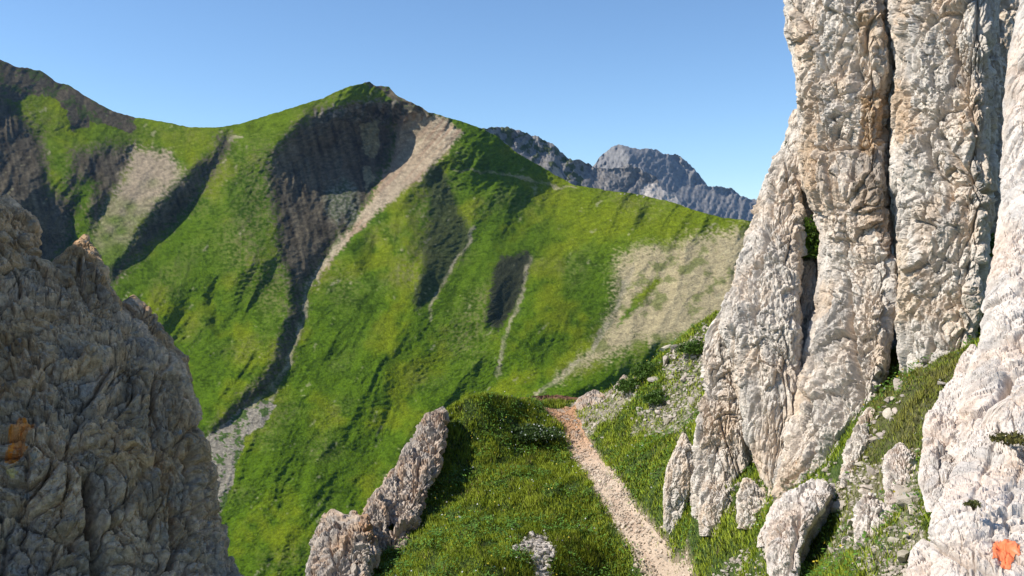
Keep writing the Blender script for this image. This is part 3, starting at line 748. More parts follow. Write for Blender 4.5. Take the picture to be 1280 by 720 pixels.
# --- pale wall and slabs on the far right, nearest the viewer
wall_lumps = [
    dict(name='rock_wall', L=[(1285, -60), (1264, 60), (1256, 150), (1252, 230), (1248, 290), (1241, 335), (1230, 385), (1222, 430), (1205, 480), (1190, 530), (1180, 580), (1178, 620)], R=[(1500, -60), (1500, 300), (1500, 620)],
         depth=[(-60, 12.2), (200, 11.0), (430, 9.0), (620, 7.4)], thick=.5, tmax=2.2, tilt=-.25, n=2.2, seed=5, sc=1.0, grooves=[([(1262, 470), (1250, 500), (1236, 540), (1220, 580)], 5, .14), ([(1240, 510), (1228, 540)], 3, .08)]),
    dict(name='rock_rib', L=[(1212, 432), (1198, 450), (1193, 470), (1176, 486), (1174, 500), (1160, 515), (1154, 535), (1153, 560), (1148, 585), (1147, 605), (1158, 640)], R=[(1220, 432), (1232, 470), (1236, 500), (1222, 535), (1204, 560), (1190, 600), (1172, 640)],
         depth=[(432, 10.2), (520, 8.6), (640, 7.2)], thick=.9, tilt=-.3, seed=6, sc=.55, block=1.3),
    dict(name='rock_slab', L=[(1225, 530), (1203, 560), (1190, 590), (1176, 620), (1164, 645), (1160, 680), (1165, 720), (1170, 790)], R=[(1420, 530), (1460, 600), (1480, 790)],
         depth=[(530, 7.2), (640, 5.9), (790, 4.9)], thick=.35, tmax=.6, tilt=-.12, n=2.6, seed=7, sc=.7, amp=.5, block=.9, vert=.9, fiss=.35, res=1.3, grooves=[([(1250, 540), (1225, 600), (1210, 640)], 3, .03), ([(1152, 675), (1185, 690), (1215, 705), (1245, 722)], 3, .08), ([(1268, 610), (1255, 650), (1262, 670)], 3, .03)]),
    dict(name='rock_slab', L=[(1150, 676), (1138, 690), (1133, 715), (1128, 790)], R=[(1158, 676), (1190, 694), (1225, 712), (1260, 790)], depth=[(676, 5.9), (790, 5.0)], thick=.7, tilt=-.1, seed=8, sc=.4, amp=.7),
    dict(name='rock_block', L=[(1268, 488), (1255, 500), (1249, 525), (1254, 550), (1262, 562)], R=[(1300, 488), (1360, 510), (1360, 562)], depth=[(488, 6.9), (562, 6.3)], thick=.5, tilt=-.2, seed=9, sc=.4, amp=.7),
]
wall, wl = build_rock('rock_outcrop', at(1200, 720, 5.4)[()], "pale grey rock wall and slabs at right edge, marked with an orange paint blot", 'rock', wall_lumps, mat=M_NEAR, pal=PAL_WHITE, back=1.2, amp=.6)

# orange trail blaze painted on the slab
o, P, C, cols = wl[2]
bx, by = proj(P)
wx = bx + 2.2 * p2(bx / 5, by / 5, 131) + 1.2 * p2(bx / 2.2, by / 2.2, 133); wy = by + 2.2 * p2(bx / 5, by / 5, 132)
BLAZE = [(1240, 682), (1246, 675), (1258, 673), (1270, 676), (1276, 684), (1276, 694), (1268, 700), (1264, 706), (1263, 714), (1252, 713), (1253, 704), (1240, 698)]
msk = inpoly(wx, wy, BLAZE) & (np.arange(P.shape[1]) < cols)[None]
idx = np.arange(P.shape[0] * P.shape[1]).reshape(P.shape[:2])
f = grid_faces(*P.shape[:2])
fm = msk.ravel()[f].all(1)
f = f[fm]
if len(f):
    used, inv = np.unique(f, return_inverse=True)
    du = np.gradient(P, axis=1); dv = np.gradient(P, axis=0); nn = np.cross(dv, du); nn /= np.maximum(np.linalg.norm(nn, axis=-1, keepdims=True), 1e-9)
    if nn[P.shape[0] // 2, cols // 2, 1] > 0: nn = -nn
    pv = (P + nn * .004).reshape(-1, 3)[used]
    pn = p2(pv[:, 0] * 40, pv[:, 2] * 40, 134)
    pc = np.broadcast_to(np.array([.72, .2, .085]), pv.shape) * (1 + .15 * pn)[:, None]
    pc = mix(pc, np.array([.6, .38, .28]), sstep(.2, .7, pn) * .6)
    b = obj("paint_mark", mesh_from("paint_mark", pv, inv.reshape(-1, 4), pc), M_PAINT, wall, label="orange paint trail mark on the pale slab")
    keep(b, wall)

# --- pinnacle at the foot of the cliff and the boulder
lone = [
    ('rock_pinnacle', (845, 635, 16.6), "upright leaf-shaped rock standing in grass left of the cliff foot beside the trail", [dict(L=[(852, 543), (842, 562), (833, 585), (828, 612), (829, 640), (832, 690)], R=[(858, 543), (866, 560), (869, 585), (866, 615), (856, 645), (850, 690)], depth=[(543, 17.9), (690, 17.5)], thick=.9, tilt=-.3, seed=21, sc=.55)], M_CLIFF, PAL_CLIFF),
    ('boulder', (1000, 690, 11.8), "big pale tilted boulder with a shaded right side, in front of the cliff", [
        dict(L=[(1006, 607), (980, 617), (966, 628), (958, 645), (955, 670), (957, 695), (962, 722), (980, 760)], R=[(1034, 607), (1040, 618), (1030, 635), (1010, 665), (1001, 692), (1000, 725), (998, 760)], depth=[(607, 12.5), (700, 11.5), (760, 11.0)], thick=1.0, tilt=-.7, n=3, seed=22, sc=.6, amp=.9, fiss=.6, grooves=[([(1000, 640), (992, 690), (985, 720)], 3, .08)]),
        dict(L=[(1026, 611), (1010, 640), (998, 670), (994, 704)], R=[(1050, 611), (1063, 622), (1047, 650), (1024, 675), (1004, 704)], depth=[(611, 12.6), (704, 11.75)], thick=.8, tilt=1.1, n=3, seed=96, sc=.5, amp=.9, fiss=.6),
        dict(L=[(972, 630), (955, 655), (948, 672), (947, 684)], R=[(980, 630), (974, 655), (968, 684)], depth=[(630, 12.4), (684, 12.0)], thick=.8, seed=23, sc=.3)], M_NEAR, PAL_WHITE),
    ('rock_outcrop', (745, 520, 25.5), "low knobbly pale outcrop right of the orange end of the trail", [
        dict(L=[(740, 489), (722, 497), (719, 505), (722, 516), (728, 520)], R=[(748, 489), (760, 496), (764, 506), (758, 516), (750, 520)], depth=[(489, 26.4), (520, 25.4)], thick=.9, tilt=-.3, seed=24, sc=.5),
        dict(L=[(778, 470), (768, 482), (758, 496), (752, 512), (757, 527)], R=[(784, 470), (788, 484), (780, 500), (778, 515), (772, 527)], depth=[(470, 26.2), (527, 24.6)], thick=.9, tilt=-.3, seed=25, sc=.5),
        dict(L=[(727, 535), (717, 540), (716, 552), (720, 562)], R=[(733, 535), (738, 545), (737, 555), (732, 562)], depth=[(535, 24.0), (562, 23.2)], thick=.9, seed=26, sc=.35, pal=dict(PAL_FIN, base=(.42, .29, .2)))], M_CLIFF, PAL_FIN),
    ('rock_fin', (500, 690, 17.5), "jagged crest of pinkish rock jutting up along the left edge of the grassy knoll", [
        dict(L=[(549, 510), (532, 519), (521, 535), (512, 556), (500, 575), (490, 592), (478, 606), (470, 630), (468, 660), (474, 690), (480, 740)], R=[(556, 510), (562, 525), (556, 555), (549, 585), (536, 612), (528, 640), (518, 665), (505, 690), (500, 740)], depth=[(510, 22.7), (620, 19.4), (740, 16.3)], thick=.9, tilt=-.15, seed=27, edge=.6, sc=.85, block=1.8, rough=.8, amp=.95, grooves=[([(522, 560), (508, 600), (505, 640)], 3, .2), ([(500, 580), (490, 620), (487, 660)], 3, .15)]),
        dict(L=[(531, 519), (519, 540), (511, 575)], R=[(538, 519), (537, 550), (530, 585)], depth=[(519, 22.2), (580, 20.6)], thick=.9, tilt=-.2, seed=91, edge=.6, sc=.4, amp=1.3),
        dict(L=[(507, 555), (497, 576), (488, 610), (484, 645)], R=[(514, 555), (518, 590), (512, 645)], depth=[(555, 21.0), (645, 18.6)], thick=.9, tilt=-.2, seed=92, edge=.6, sc=.45, amp=1.3),
        dict(L=[(487, 590), (476, 610), (470, 655)], R=[(493, 590), (499, 625), (494, 660)], depth=[(590, 19.8), (660, 18.2)], thick=.9, tilt=-.2, seed=93, edge=.6, sc=.4, amp=1.3),
        dict(L=[(399, 654), (389, 680), (380, 740)], R=[(406, 654), (413, 690), (410, 740)], depth=[(654, 17.4), (740, 15.6)], thick=.9, tilt=-.2, seed=94, edge=.6, sc=.4, amp=1.3),
        dict(L=[(437, 641), (428, 665), (424, 705)], R=[(446, 641), (453, 672), (448, 710)], depth=[(641, 17.5), (710, 16.0)], thick=.9, tilt=-.2, seed=95, edge=.6, sc=.4, amp=1.3),
        dict(L=[(469, 612), (460, 625), (455, 642), (457, 662), (463, 700)], R=[(475, 612), (482, 628), (486, 652), (484, 675), (478, 700)], depth=[(612, 18.8), (700, 17.2)], thick=.9, tilt=-.2, seed=28, edge=.6, sc=.45, amp=1.3),
        dict(L=[(412, 638), (401, 650), (399, 664), (391, 680), (393, 697), (386, 722), (378, 770)], R=[(420, 638), (438, 647), (455, 641), (466, 660), (474, 690), (462, 720), (450, 770)], depth=[(638, 17.8), (770, 15.2)], thick=1.0, tilt=-.15, seed=29, edge=.6, sc=.75, block=1.8, rough=.8, amp=.95, stains=[('o', [(440, 638), (460, 635), (478, 670), (465, 680)], (.36, .19, .085), .8)])], M_CLIFF, PAL_FIN),
    ('rock', (1092, 655, 10.0), "low broken pale ledge in the rubble right of the big boulder", [
        dict(L=[(1078, 622), (1070, 636), (1066, 655), (1068, 690)], R=[(1094, 622), (1108, 632), (1114, 650), (1116, 690)], depth=[(622, 10.6), (690, 10.2)], thick=.9, tilt=-.3, seed=101, sc=.35, block=1.5, amp=1.2),
        dict(L=[(1108, 634), (1102, 648), (1102, 690)], R=[(1120, 634), (1134, 648), (1136, 690)], depth=[(634, 10.2), (690, 9.8)], thick=.9, seed=102, sc=.3, block=1.5, amp=1.2)], M_NEAR, PAL_WHITE),
    ('rock', (1128, 590, 10.8), "pale knobbly ledge in the grass just left of the rib beside the right wall", [
        dict(L=[(1118, 556), (1108, 572), (1104, 592), (1104, 630)], R=[(1130, 556), (1142, 570), (1148, 592), (1150, 630)], depth=[(556, 11.4), (630, 10.7)], thick=.9, tilt=-.3, seed=103, sc=.35, block=1.5, amp=1.2)], M_NEAR, PAL_WHITE),
    ('rock', (905, 625, 16.2), "low crumbling rock step at the cliff's left foot above the grass", [
        dict(L=[(885, 590), (878, 608), (874, 632), (876, 670)], R=[(896, 590), (912, 600), (930, 618), (934, 670)], depth=[(590, 16.3), (670, 15.7)], thick=.9, tilt=-.3, seed=104, sc=.45, block=1.5, amp=1.2),
        dict(L=[(928, 600), (922, 618), (920, 660)], R=[(940, 600), (956, 612), (966, 630), (966, 660)], depth=[(600, 15.4), (660, 14.9)], thick=.9, tilt=-.3, seed=105, sc=.4, block=1.5, amp=1.2)], M_CLIFF, PAL_CLIFF),
    ('rock', (1080, 540, 13.4), "knobbly rock step at the foot of the left pillar above the grass gully", [
        dict(L=[(1082, 512), (1068, 535), (1056, 565), (1050, 610)], R=[(1092, 512), (1104, 528), (1098, 560), (1084, 610)], depth=[(512, 13.25), (610, 12.3)], thick=.9, tilt=-.3, seed=106, sc=.4, block=1.5, amp=1.2)], M_CLIFF, PAL_CLIFF),
    ('rock_crag', (120, 720, 5.0), "dark weathered crag filling the left edge, shaded by an added part outside the frame, with an orange lichen spot", [
        dict(L=[(-300, -25), (-400, 20), (-520, 260), (-560, 600), (-560, 800)], R=[(-270, -25), (-240, 20), (-200, 100), (-170, 300), (-150, 600), (-150, 800)], depth=[(-25, 6.2), (800, 5.2)], thick=2.2, tmax=2.6, seed=31, sc=.8, res=4, label="unseen high left part added to shade the dark crag"),  # unseen extension of the crag, added to keep sun off the visible part
        dict(L=[(2, 246), (-40, 256), (-160, 330), (-200, 520)], R=[(14, 246), (31, 255), (46, 275), (54, 295), (51, 315), (58, 345), (82, 400), (100, 520)], depth=[(246, 6.6), (520, 5.4)], thick=.7, tilt=.4, seed=32, edge=.45, vert=.9, block=1.3, fiss=.5, amp=1.0, sc=.55),
        dict(L=[(103, 294), (84, 312), (68, 330), (60, 352), (44, 400), (20, 500)], R=[(111, 293), (121, 310), (129, 332), (137, 352), (146, 372), (160, 420), (180, 500)], depth=[(294, 6.6), (500, 5.6)], thick=.9, tilt=.4, seed=33, edge=.45, vert=.9, block=1.3, fiss=.5, amp=1.0, sc=.5, grooves=[([(100, 320), (98, 350), (110, 380)], 3, .08)]),
        dict(L=[(162, 372), (150, 382), (140, 405), (118, 470), (110, 520)], R=[(171, 372), (186, 386), (200, 402), (210, 422), (224, 434), (236, 445), (238, 475), (240, 520)], depth=[(372, 6.8), (520, 6.2)], thick=.8, tilt=.5, seed=34, edge=.45, vert=.9, block=1.3, fiss=.5, amp=1.0, sc=.45),
        dict(L=[(20, 335), (-60, 350), (-260, 420), (-300, 600), (-300, 800)], R=[(70, 335), (142, 382), (176, 408), (212, 436), (234, 452), (240, 500), (246, 532), (258, 560), (266, 600), (272, 640), (288, 690), (302, 722), (330, 800)], depth=[(335, 6.2), (560, 5.2), (800, 4.6)], thick=.42, tmax=1.3, tilt=.38, n=2.2, seed=35, edge=.45, sc=.62, amp=.95, vert=1.0, block=1.3, fiss=.5,
             grooves=[([(105, 600), (112, 650), (128, 720), (135, 770)], 7, .2), ([(190, 540), (200, 590), (212, 640), (215, 720)], 5, .09), ([(60, 560), (95, 600), (105, 610)], 4, .08), ([(235, 560), (240, 620), (262, 680)], 4, .09), ([(60, 480), (110, 470), (160, 450)], 5, .08), ([(40, 540), (100, 540), (150, 500)], 4, .06)],
             stains=[('o', [(12, 542), (30, 532), (40, 545), (30, 565), (18, 585), (6, 580)], (.85, .28, .03), .95), ('y', [(8, 590), (18, 588), (20, 600), (8, 602)], (.75, .55, .18), .9), ('p', [(10, 660), (60, 650), (60, 720), (0, 720)], (.2, .18, .19), .5), ('w', [(70, 490), (120, 490), (120, 540), (70, 545)], (.3, .255, .21), .6), ('b', [(150, 450), (230, 470), (220, 520), (150, 500)], (.2, .125, .055), .5)])], M_DARK, PAL_DARK),
]
for name, base, label, lumps, mt, pal in lone:
    nm = 'rock' 
    build_rock(name, at(*base)[()], label, 'boulder' if name == 'boulder' else 'rock', lumps, mat=mt, pal=pal)

# earth bank at the far bend of the trail
o, *_ = lump('earth_bank', L=[(662, 496), (649, 498), (648, 508)], R=[(712, 496), (726, 498), (727, 508)], depth=[(496, 27.7), (508, 27.3)], mat=M_TRAIL, pal=dict(base=(.15, .08, .05), warm=(.2, .10, .055), grey=(.10, .06, .04), ochre=(.24, .12, .06), oa=.3), parent=None, thick=.3, sc=.35, seed=41, amp=1.3, capk=.05)
o["kind"] = 'structure'; o["label"] = "reddish brown earth bank at the far bend of the trail"

# ---------------------------------------------------------------- grass
def scatter(n, x0, x1, y0, y1):
    return rng.uniform(x0, x1, n), rng.uniform(y0, y1, n)

def visible_area(px, py, m=110):
    return (px > 380 - m) & (px < 1280 + m) & (py > 380) & (py < 720 + m)

def make_blades(tx, ty, per, hgt, wid, spread, colr, lean=0.5):
    n = len(tx)
    cx = np.repeat(tx, per) + rng.normal(0, 1, n * per) * np.repeat(spread, per)
    cy = np.repeat(ty, per) + rng.normal(0, 1, n * per) * np.repeat(spread, per)
    h = np.repeat(hgt, per) * rng.uniform(.55, 1.15, n * per)
    w = np.repeat(wid, per) * rng.uniform(.7, 1.3, n * per)
    a = rng.uniform(0, 2 * np.pi, n * per)
    cz = ground_z(cx, cy) - .02
    ln = rng.uniform(.1, lean, n * per) * h
    b = rng.uniform(0, 2 * np.pi, n * per)
    sx, sy = np.cos(a) * w / 2, np.sin(a) * w / 2
    V = np.empty((n * per, 3, 3))
    V[:, 0] = np.stack([cx - sx, cy - sy, cz], -1)
    V[:, 1] = np.stack([cx + sx, cy + sy, cz], -1)
    V[:, 2] = np.stack([cx + np.cos(b) * ln, cy + np.sin(b) * ln, cz + h], -1)
    c = np.repeat(colr, per, 0) * rng.uniform(.75, 1.25, (n * per, 1))
    return V, np.repeat(c[:, None], 3, 1)

tx, ty = scatter(120000, -4.2, 8.0, 7.5, 28)
bz, gl_, px_, py_ = zones(tx, ty, gz(tx, ty))
tm = trail_mask(tx, ty, .05)
dens = np.clip((17.0 / np.maximum(ty, 9)) ** 1.1, 0, 1.0) * (1 - bz * 1.05)
okk = visible_area(px_, py_) & (tm < .5) & (rng.uniform(size=len(tx)) < dens) & (linedist(tx, ty, EDGE, True) * np.where(inpoly(tx, ty, EDGE), 1, -1) > -.5)
tx, ty, gl_, px_, py_ = tx[okk], ty[okk], gl_[okk], px_[okk], py_[okk]
n1 = p2(tx * 1.1, ty * 1.1, 141); n2 = p2(tx * 3.1, ty * 3.1, 142); n3 = p2(tx * 8, ty * 8, 143)
gc = np.broadcast_to(np.array([.275, .36, .026]), (len(tx), 3))
gc = mix(gc, np.array([.36, .43, .04]), sstep(-.1, .5, n1 + .5 * n2) * .8)
gc = mix(gc, np.array([.10, .18, .018]), sstep(0, .5, -n2 - .5 * n3))
gc = np.where(gl_[:, None], mix(gc, np.array([.24, .21, .06]), sstep(-.4, .4, n2 + n3) * .75), gc)
straw = rng.uniform(size=len(tx)) < .05
gc = np.where(straw[:, None], np.array([.24, .21, .09]), gc)
hgt = .1 * (1 + .9 * n2 + .5 * n1) * np.where(gl_, .7, 1.0)
V, C = make_blades(tx, ty, 8, np.clip(hgt, .04, .3), np.full(len(tx), .017) * np.clip(ty / 16, .7, 1.5), np.full(len(tx), .055), gc, .7)
GM = mesh_from("meadow_grass", V, np.arange(len(V) * 3).reshape(-1, 3), C, True)
_e_ = .12
_nx = -(gz(V[:, 0, 0] + _e_, V[:, 0, 1]) - gz(V[:, 0, 0] - _e_, V[:, 0, 1])) / (2 * _e_) - 1.0 * (hummock(V[:, 0, 0] + _e_, V[:, 0, 1]) - hummock(V[:, 0, 0] - _e_, V[:, 0, 1])) / (2 * _e_)
_ny = -(gz(V[:, 0, 0], V[:, 0, 1] + _e_) - gz(V[:, 0, 0], V[:, 0, 1] - _e_)) / (2 * _e_) - 1.0 * (hummock(V[:, 0, 0], V[:, 0, 1] + _e_) - hummock(V[:, 0, 0], V[:, 0, 1] - _e_)) / (2 * _e_)
GN = np.stack([_nx, _ny, np.ones(len(V))], -1); GN /= np.linalg.norm(GN, axis=1)[:, None]
GN = GN + rng.normal(0, .3, GN.shape); GN /= np.linalg.norm(GN, axis=1)[:, None]
GM.normals_split_custom_set_from_vertices(np.repeat(GN, 3, 0).astype(np.float32).tolist())
obj("meadow_grass", GM, M_GRASS, kind='stuff', label="short green meadow grass on the knoll and slope")

# broad-leaved herbs between the grass
hx, hy = scatter(9000, -3.6, 7.5, 9, 26)
hb, hg, hpx, hpy = zones(hx, hy, gz(hx, hy))
hk = visible_area(hpx, hpy, 60) & (trail_mask(hx, hy, .05) < .3) & (p2(hx * .9, hy * .9, 191) + .5 * p2(hx * 3, hy * 3, 192) > .02) & inpoly(hx, hy, EDGE) & (rng.uniform(size=len(hx)) > hb)
hx, hy = np.repeat(hx[hk], 9), np.repeat(hy[hk], 9)
hx = hx + rng.normal(0, .09, len(hx)); hy = hy + rng.normal(0, .09, len(hy))
hz = ground_z(hx, hy) + rng.uniform(.03, .17, len(hx))
n_ = len(hx)
ha = rng.uniform(0, 6.28, n_); hs = rng.uniform(.018, .04, n_); tl_ = rng.uniform(-.6, .6, n_)
D1 = np.stack([np.cos(ha), np.sin(ha), tl_], -1) * hs[:, None]; D2 = np.stack([-np.sin(ha), np.cos(ha), rng.uniform(-.4, .4, n_)], -1) * hs[:, None] * .5
HP = np.stack([hx, hy, hz], -1)
HC = np.array([.10, .20, .03]) * rng.uniform(.6, 1.5, (n_, 1)) * np.array([1, 1, 1])
obj("meadow_herbs", mesh_from("meadow_herbs", np.stack([HP + D1, HP + D2, HP - D1, HP - D2], 1), np.arange(n_ * 4).reshape(-1, 4), np.repeat(HC[:, None], 4, 1), False), M_LEAF, kind='stuff', label="broad leaves of low herbs among the meadow grass")
# flowers
def quads(P, s, colr, name, label):
    n = len(P)
    a = rng.normal(size=(n, 3)); a /= np.linalg.norm(a, axis=1)[:, None]
    b = np.cross(a, rng.normal(size=(n, 3))); b /= np.linalg.norm(b, axis=1)[:, None]
    V = np.stack([P + a * s, P + b * s, P - a * s, P - b * s], 1)
    return obj(name, mesh_from(name, V, np.arange(n * 4).reshape(-1, 4), np.repeat(colr[:, None], 4, 1), False), M_LEAF, kind='stuff', label=label)
fx, fy = scatter(6000, -3.5, 7, 9, 25)
b_, g_, fpx, fpy = zones(fx, fy, gz(fx, fy))
f_ok = visible_area(fpx, fpy, 30) & (trail_mask(fx, fy, .05) < .5) & (p2(fx * 1.2, fy * 1.2, 151) > -.05) & inpoly(fx, fy, EDGE) & (rng.uniform(size=len(fx)) < .4)
fx, fy = fx[f_ok], fy[f_ok]
fz = ground_z(fx, fy) + rng.uniform(.1, .2, len(fx))
wy_ = rng.uniform(size=len(fx))
fc = np.where((wy_ < .45)[:, None], np.array([.62, .5, .05]), np.array([.62, .62, .56]))
quads(np.stack([fx, fy, fz], -1), .018, fc, "wildflowers", "scattered small yellow and white meadow flowers")

# ---------------------------------------------------------------- stones
def stone_mesh(seed, sub=2, flat=.65):
    bm_v = []
    import bmesh
    bm = bmesh.new(); bmesh.ops.create_icosphere(bm, subdivisions=sub, radius=1.0)
    V = np.array([v.co[:] for v in bm.verts]); F = np.array([[v.index for v in f.verts] for f in bm.faces]); bm.free()
    r = np.random.default_rng(seed)
    for _ in range(13):                                   # planar facets cut the ball into an angular stone
        nrm = r.normal(size=3); nrm /= np.linalg.norm(nrm); k = r.uniform(.3, .7)
        dd = V @ nrm - k
        V = V - np.maximum(dd, 0)[:, None] * nrm * .98
    V = V * np.array([1, r.uniform(.6, .95), flat * r.uniform(.75, 1.2)])
    V = V / np.abs(V).max() * (1 + .05 * perlin(V * 3 + seed * 7, 161))[:, None]
    return V, F
STONES = [stone_mesh(s) for s in range(12)]
SMALL = [stone_mesh(s + 40, 1) for s in range(8)]
def stone_col(k):
    r = np.random.default_rng(k + 900)
    b = np.array([.5, .45, .39]) * r.uniform(.75, 1.1)
    return b * np.array([1, r.uniform(.94, 1.0), r.uniform(.88, 1.0)])
STONE_ME = []
for k, (V, F) in enumerate(STONES):
    for t in range(2):
        c = stone_col(k * 2 + t)
        cc = c[None] * (1 + .18 * perlin(V * 2.2 + k, 171))[:, None]
        m = mesh_from("stone", V, F, cc, False); m.materials.append(M_STONE); STONE_ME.append(m)

def place_stone(x, y, s, label, group=None, name="stone", me=None, z=None, stretch=(1, 1, 1), rot=None):
    m = me or STONE_ME[rng.integers(len(STONE_ME))]
    zz = float(ground_z(np.array([x]), np.array([y]))[0]) + s * .08 if z is None else z
    o = obj(name, m, None, label=label, cat='stone', group=group, loc=(float(x), float(y), zz))
    o.scale = (s * stretch[0], s * stretch[1], s * stretch[2])
    o.rotation_euler = rot or (rng.uniform(-.4, .4), rng.uniform(-.4, .4), rng.uniform(0, 6.28))
    return o

def px_stone(px, py, wpx, label, name="stone", stretch=(1, 1, 1), rot=None):
    h = hit([px], [py])[0]
    return place_stone(h[0], h[1], wpx / 2 / FPX * h[1], label, name=name, stretch=stretch, rot=rot, z=h[2] + .3 * wpx / 2 / FPX * h[1])
px_stone(832, 439, 24, "pale wedge-shaped stone topmost in the scree left of the cliff", stretch=(1.2, .8, .7))
px_stone(833, 453, 13, "small white block just below the pale wedge-shaped stone in the scree", stretch=(1, 1, 1.4))
px_stone(866, 449, 12, "white stone in the scree close against the cliff's left foot")
px_stone(796, 496, 7, "small white stone alone in the grass at the left of the scree", stretch=(1, 1, 1.6))
px_stone(820, 478, 20, "flat pale slab lying in grass at the left edge of the scree", stretch=(1.1, .8, .6))
px_stone(1213, 428, 9, "round white stone alone in the grass at the top of the gully")
px_stone(1176, 481, 15, "grey rounded stone on the grass at the rib left of the pale wall")
px_stone(958, 690, 20, "pinkish white stone left of the big boulder's foot")
px_stone(930, 715, 22, "pale flat stone low in the grass left of the big boulder")
px_stone(1082, 662, 17, "rounded pale stone in the grass right of the big boulder")
px_stone(1066, 672, 24, "long flat pale stone in the grass right of the big boulder", stretch=(1.6, .6, .5), rot=(0, .2, .5))
px_stone(755, 548, 9, "small dark-topped stone in the grass right of the trail's orange end")
px_stone(711, 707, 8, "lone white stone in the grass right of the gravel patch on the knoll")
# distant pale stones on the saddle skyline
for px, py, s in ((776, 241, 1.0), (781, 241, .8), (797, 242.5, .8), (805, 244.5, 1.0)):
    p = at(px, py + 1.5, 640)
    o = obj("stone", STONE_ME[int(px) % 24], None, label=("first", "second", "third", "fourth")[(776, 781, 797, 805).index(px)] + " from the left of four tiny pale stones on the green shoulder's skyline", cat='stone', group="pale stones on the skyline", loc=tuple(p))
    o.scale = (s, s, s * 1.3)

def stone_field(n, poly, smin, smax, label, group):
    x0, x1 = min(q[0] for q in poly), max(q[0] for q in poly); y0, y1 = min(q[1] for q in poly), max(q[1] for q in poly)
    k = 0
    first, rest = label.split(" ", 1)
    while k < n:
        a, b = rng.uniform(x0, x1), rng.uniform(y0, min(y1, 735))
        if not inpoly(np.array([a]), np.array([b]), poly)[0]: continue
        h = hit([a], [b])[0]
        w = smin * (smax / smin) ** (rng.uniform() ** 2.2)
        fl = rng.uniform(.6, 1.4)
        size = 'small' if w < smin * 1.4 else 'medium-sized' if w < smin * 2.2 else 'large'
        shp = 'flat' if fl < .85 else 'tall' if fl > 1.2 else 'blocky'
        ty_ = (b - y0) / (min(y1, 735) - y0); tx_ = (a - x0) / (x1 - x0)
        where = ('upper', 'middle', 'lower')[min(2, int(ty_ * 3))] + ' ' + ('left', 'centre', 'right')[min(2, int(tx_ * 3))]
        place_stone(h[0], h[1], w / 2 / FPX * h[1], "%s %s pale stone in the %s of %s" % (size, shp, where, label), group, stretch=(1, 1, fl))
        k += 1
stone_field(85, Z_SCREE, 4, 17, "the scree left of the cliff", "stones in the scree left of the cliff")
stone_field(85, Z_SCREE2, 7, 30, "the rubble beside the right slab", "stones in the rubble beside the right-hand slabs")
stone_field(40, Z_FOOT, 5, 16, "the stones along the cliff foot", "stones along the cliff foot")
stone_field(26, Z_LOW, 6, 18, "the stones left of the boulder", "stones left of the big boulder")
stone_field(24, Z_OUT, 4, 11, "the stones by the trail's end", "stones by the trail's far end")

stone_field(22, [(1078, 592), (1140, 560), (1150, 640), (1120, 660), (1085, 640)], 20, 44, "the blocks beside the right slab", "large blocks in the rubble beside the right-hand slabs")
stone_field(45, [(1040, 605), (1072, 560), (1118, 482), (1134, 462), (1138, 488), (1098, 560), (1070, 612)], 7, 22, "the stones under the left pillar", "stones at the foot of the left pillar")
for k in range(34):
    i_ = int(rng.uniform() ** .8 * (NT - 1)); j_ = rng.uniform(.03, .97) if k % 3 else rng.choice([-.04, 1.04])
    p_ = tl[i_] * (1 - j_) + tr_[i_] * j_
    place_stone(p_[0], p_[1], rng.uniform(.035, .085), "small pale stone half sunk in the %s at its %s" % (("near part of the trail", "middle of the trail", "far part of the trail")[2 - min(2, i_ * 3 // NT)], "left edge" if j_ < .25 else "right edge" if j_ > .75 else "centre"), "stones on the trail", z=float(gz(p_[0:1], p_[1:2])[0]) - .05)
# gravel: trail, knoll patch, scree fines: one mass each
def gravel(name, label, pts, size, colr):
    n = len(pts); VV, FF, CC = [], [], []; off = 0
    for k in range(n):
        V, F = SMALL[k % 8]
        a = rng.uniform(0, 6.28); R = np.array([[math.cos(a), -math.sin(a), 0], [math.sin(a), math.cos(a), 0], [0, 0, 1]])
        VV.append((V * size[k]) @ R.T + pts[k]); FF.append(F + off); off += len(V)
        CC.append(np.broadcast_to(colr[k], V.shape))
    return obj(name, mesh_from(name, np.concatenate(VV), np.concatenate(FF), np.concatenate(CC), False), M_STONE, kind='stuff', label=label)
n = 3600
ii = (rng.uniform(size=n) ** .8 * (NT - 1)).astype(int); jj = rng.uniform(-.04, 1.04, n)
gp = tl[ii] * (1 - jj)[:, None] + tr_[ii] * jj[:, None] + np.concatenate([rng.normal(0, .04, (n, 2)), np.zeros((n, 1))], 1)
gp[:, 2] = gz(gp[:, 0], gp[:, 1]) - .05
_, gpy = proj(gp)
gcol = mix(np.broadcast_to(np.array([.5, .41, .32]), (n, 3)), np.array([.44, .27, .16]), sstep(590, 525, gpy)) * rng.uniform(.65, 1.2, (n, 1))
gravel("trail_gravel", "loose pale gravel covering the footpath", gp, rng.uniform(.015, .05, n) * (1 + (rng.uniform(size=n) < .05)), gcol)

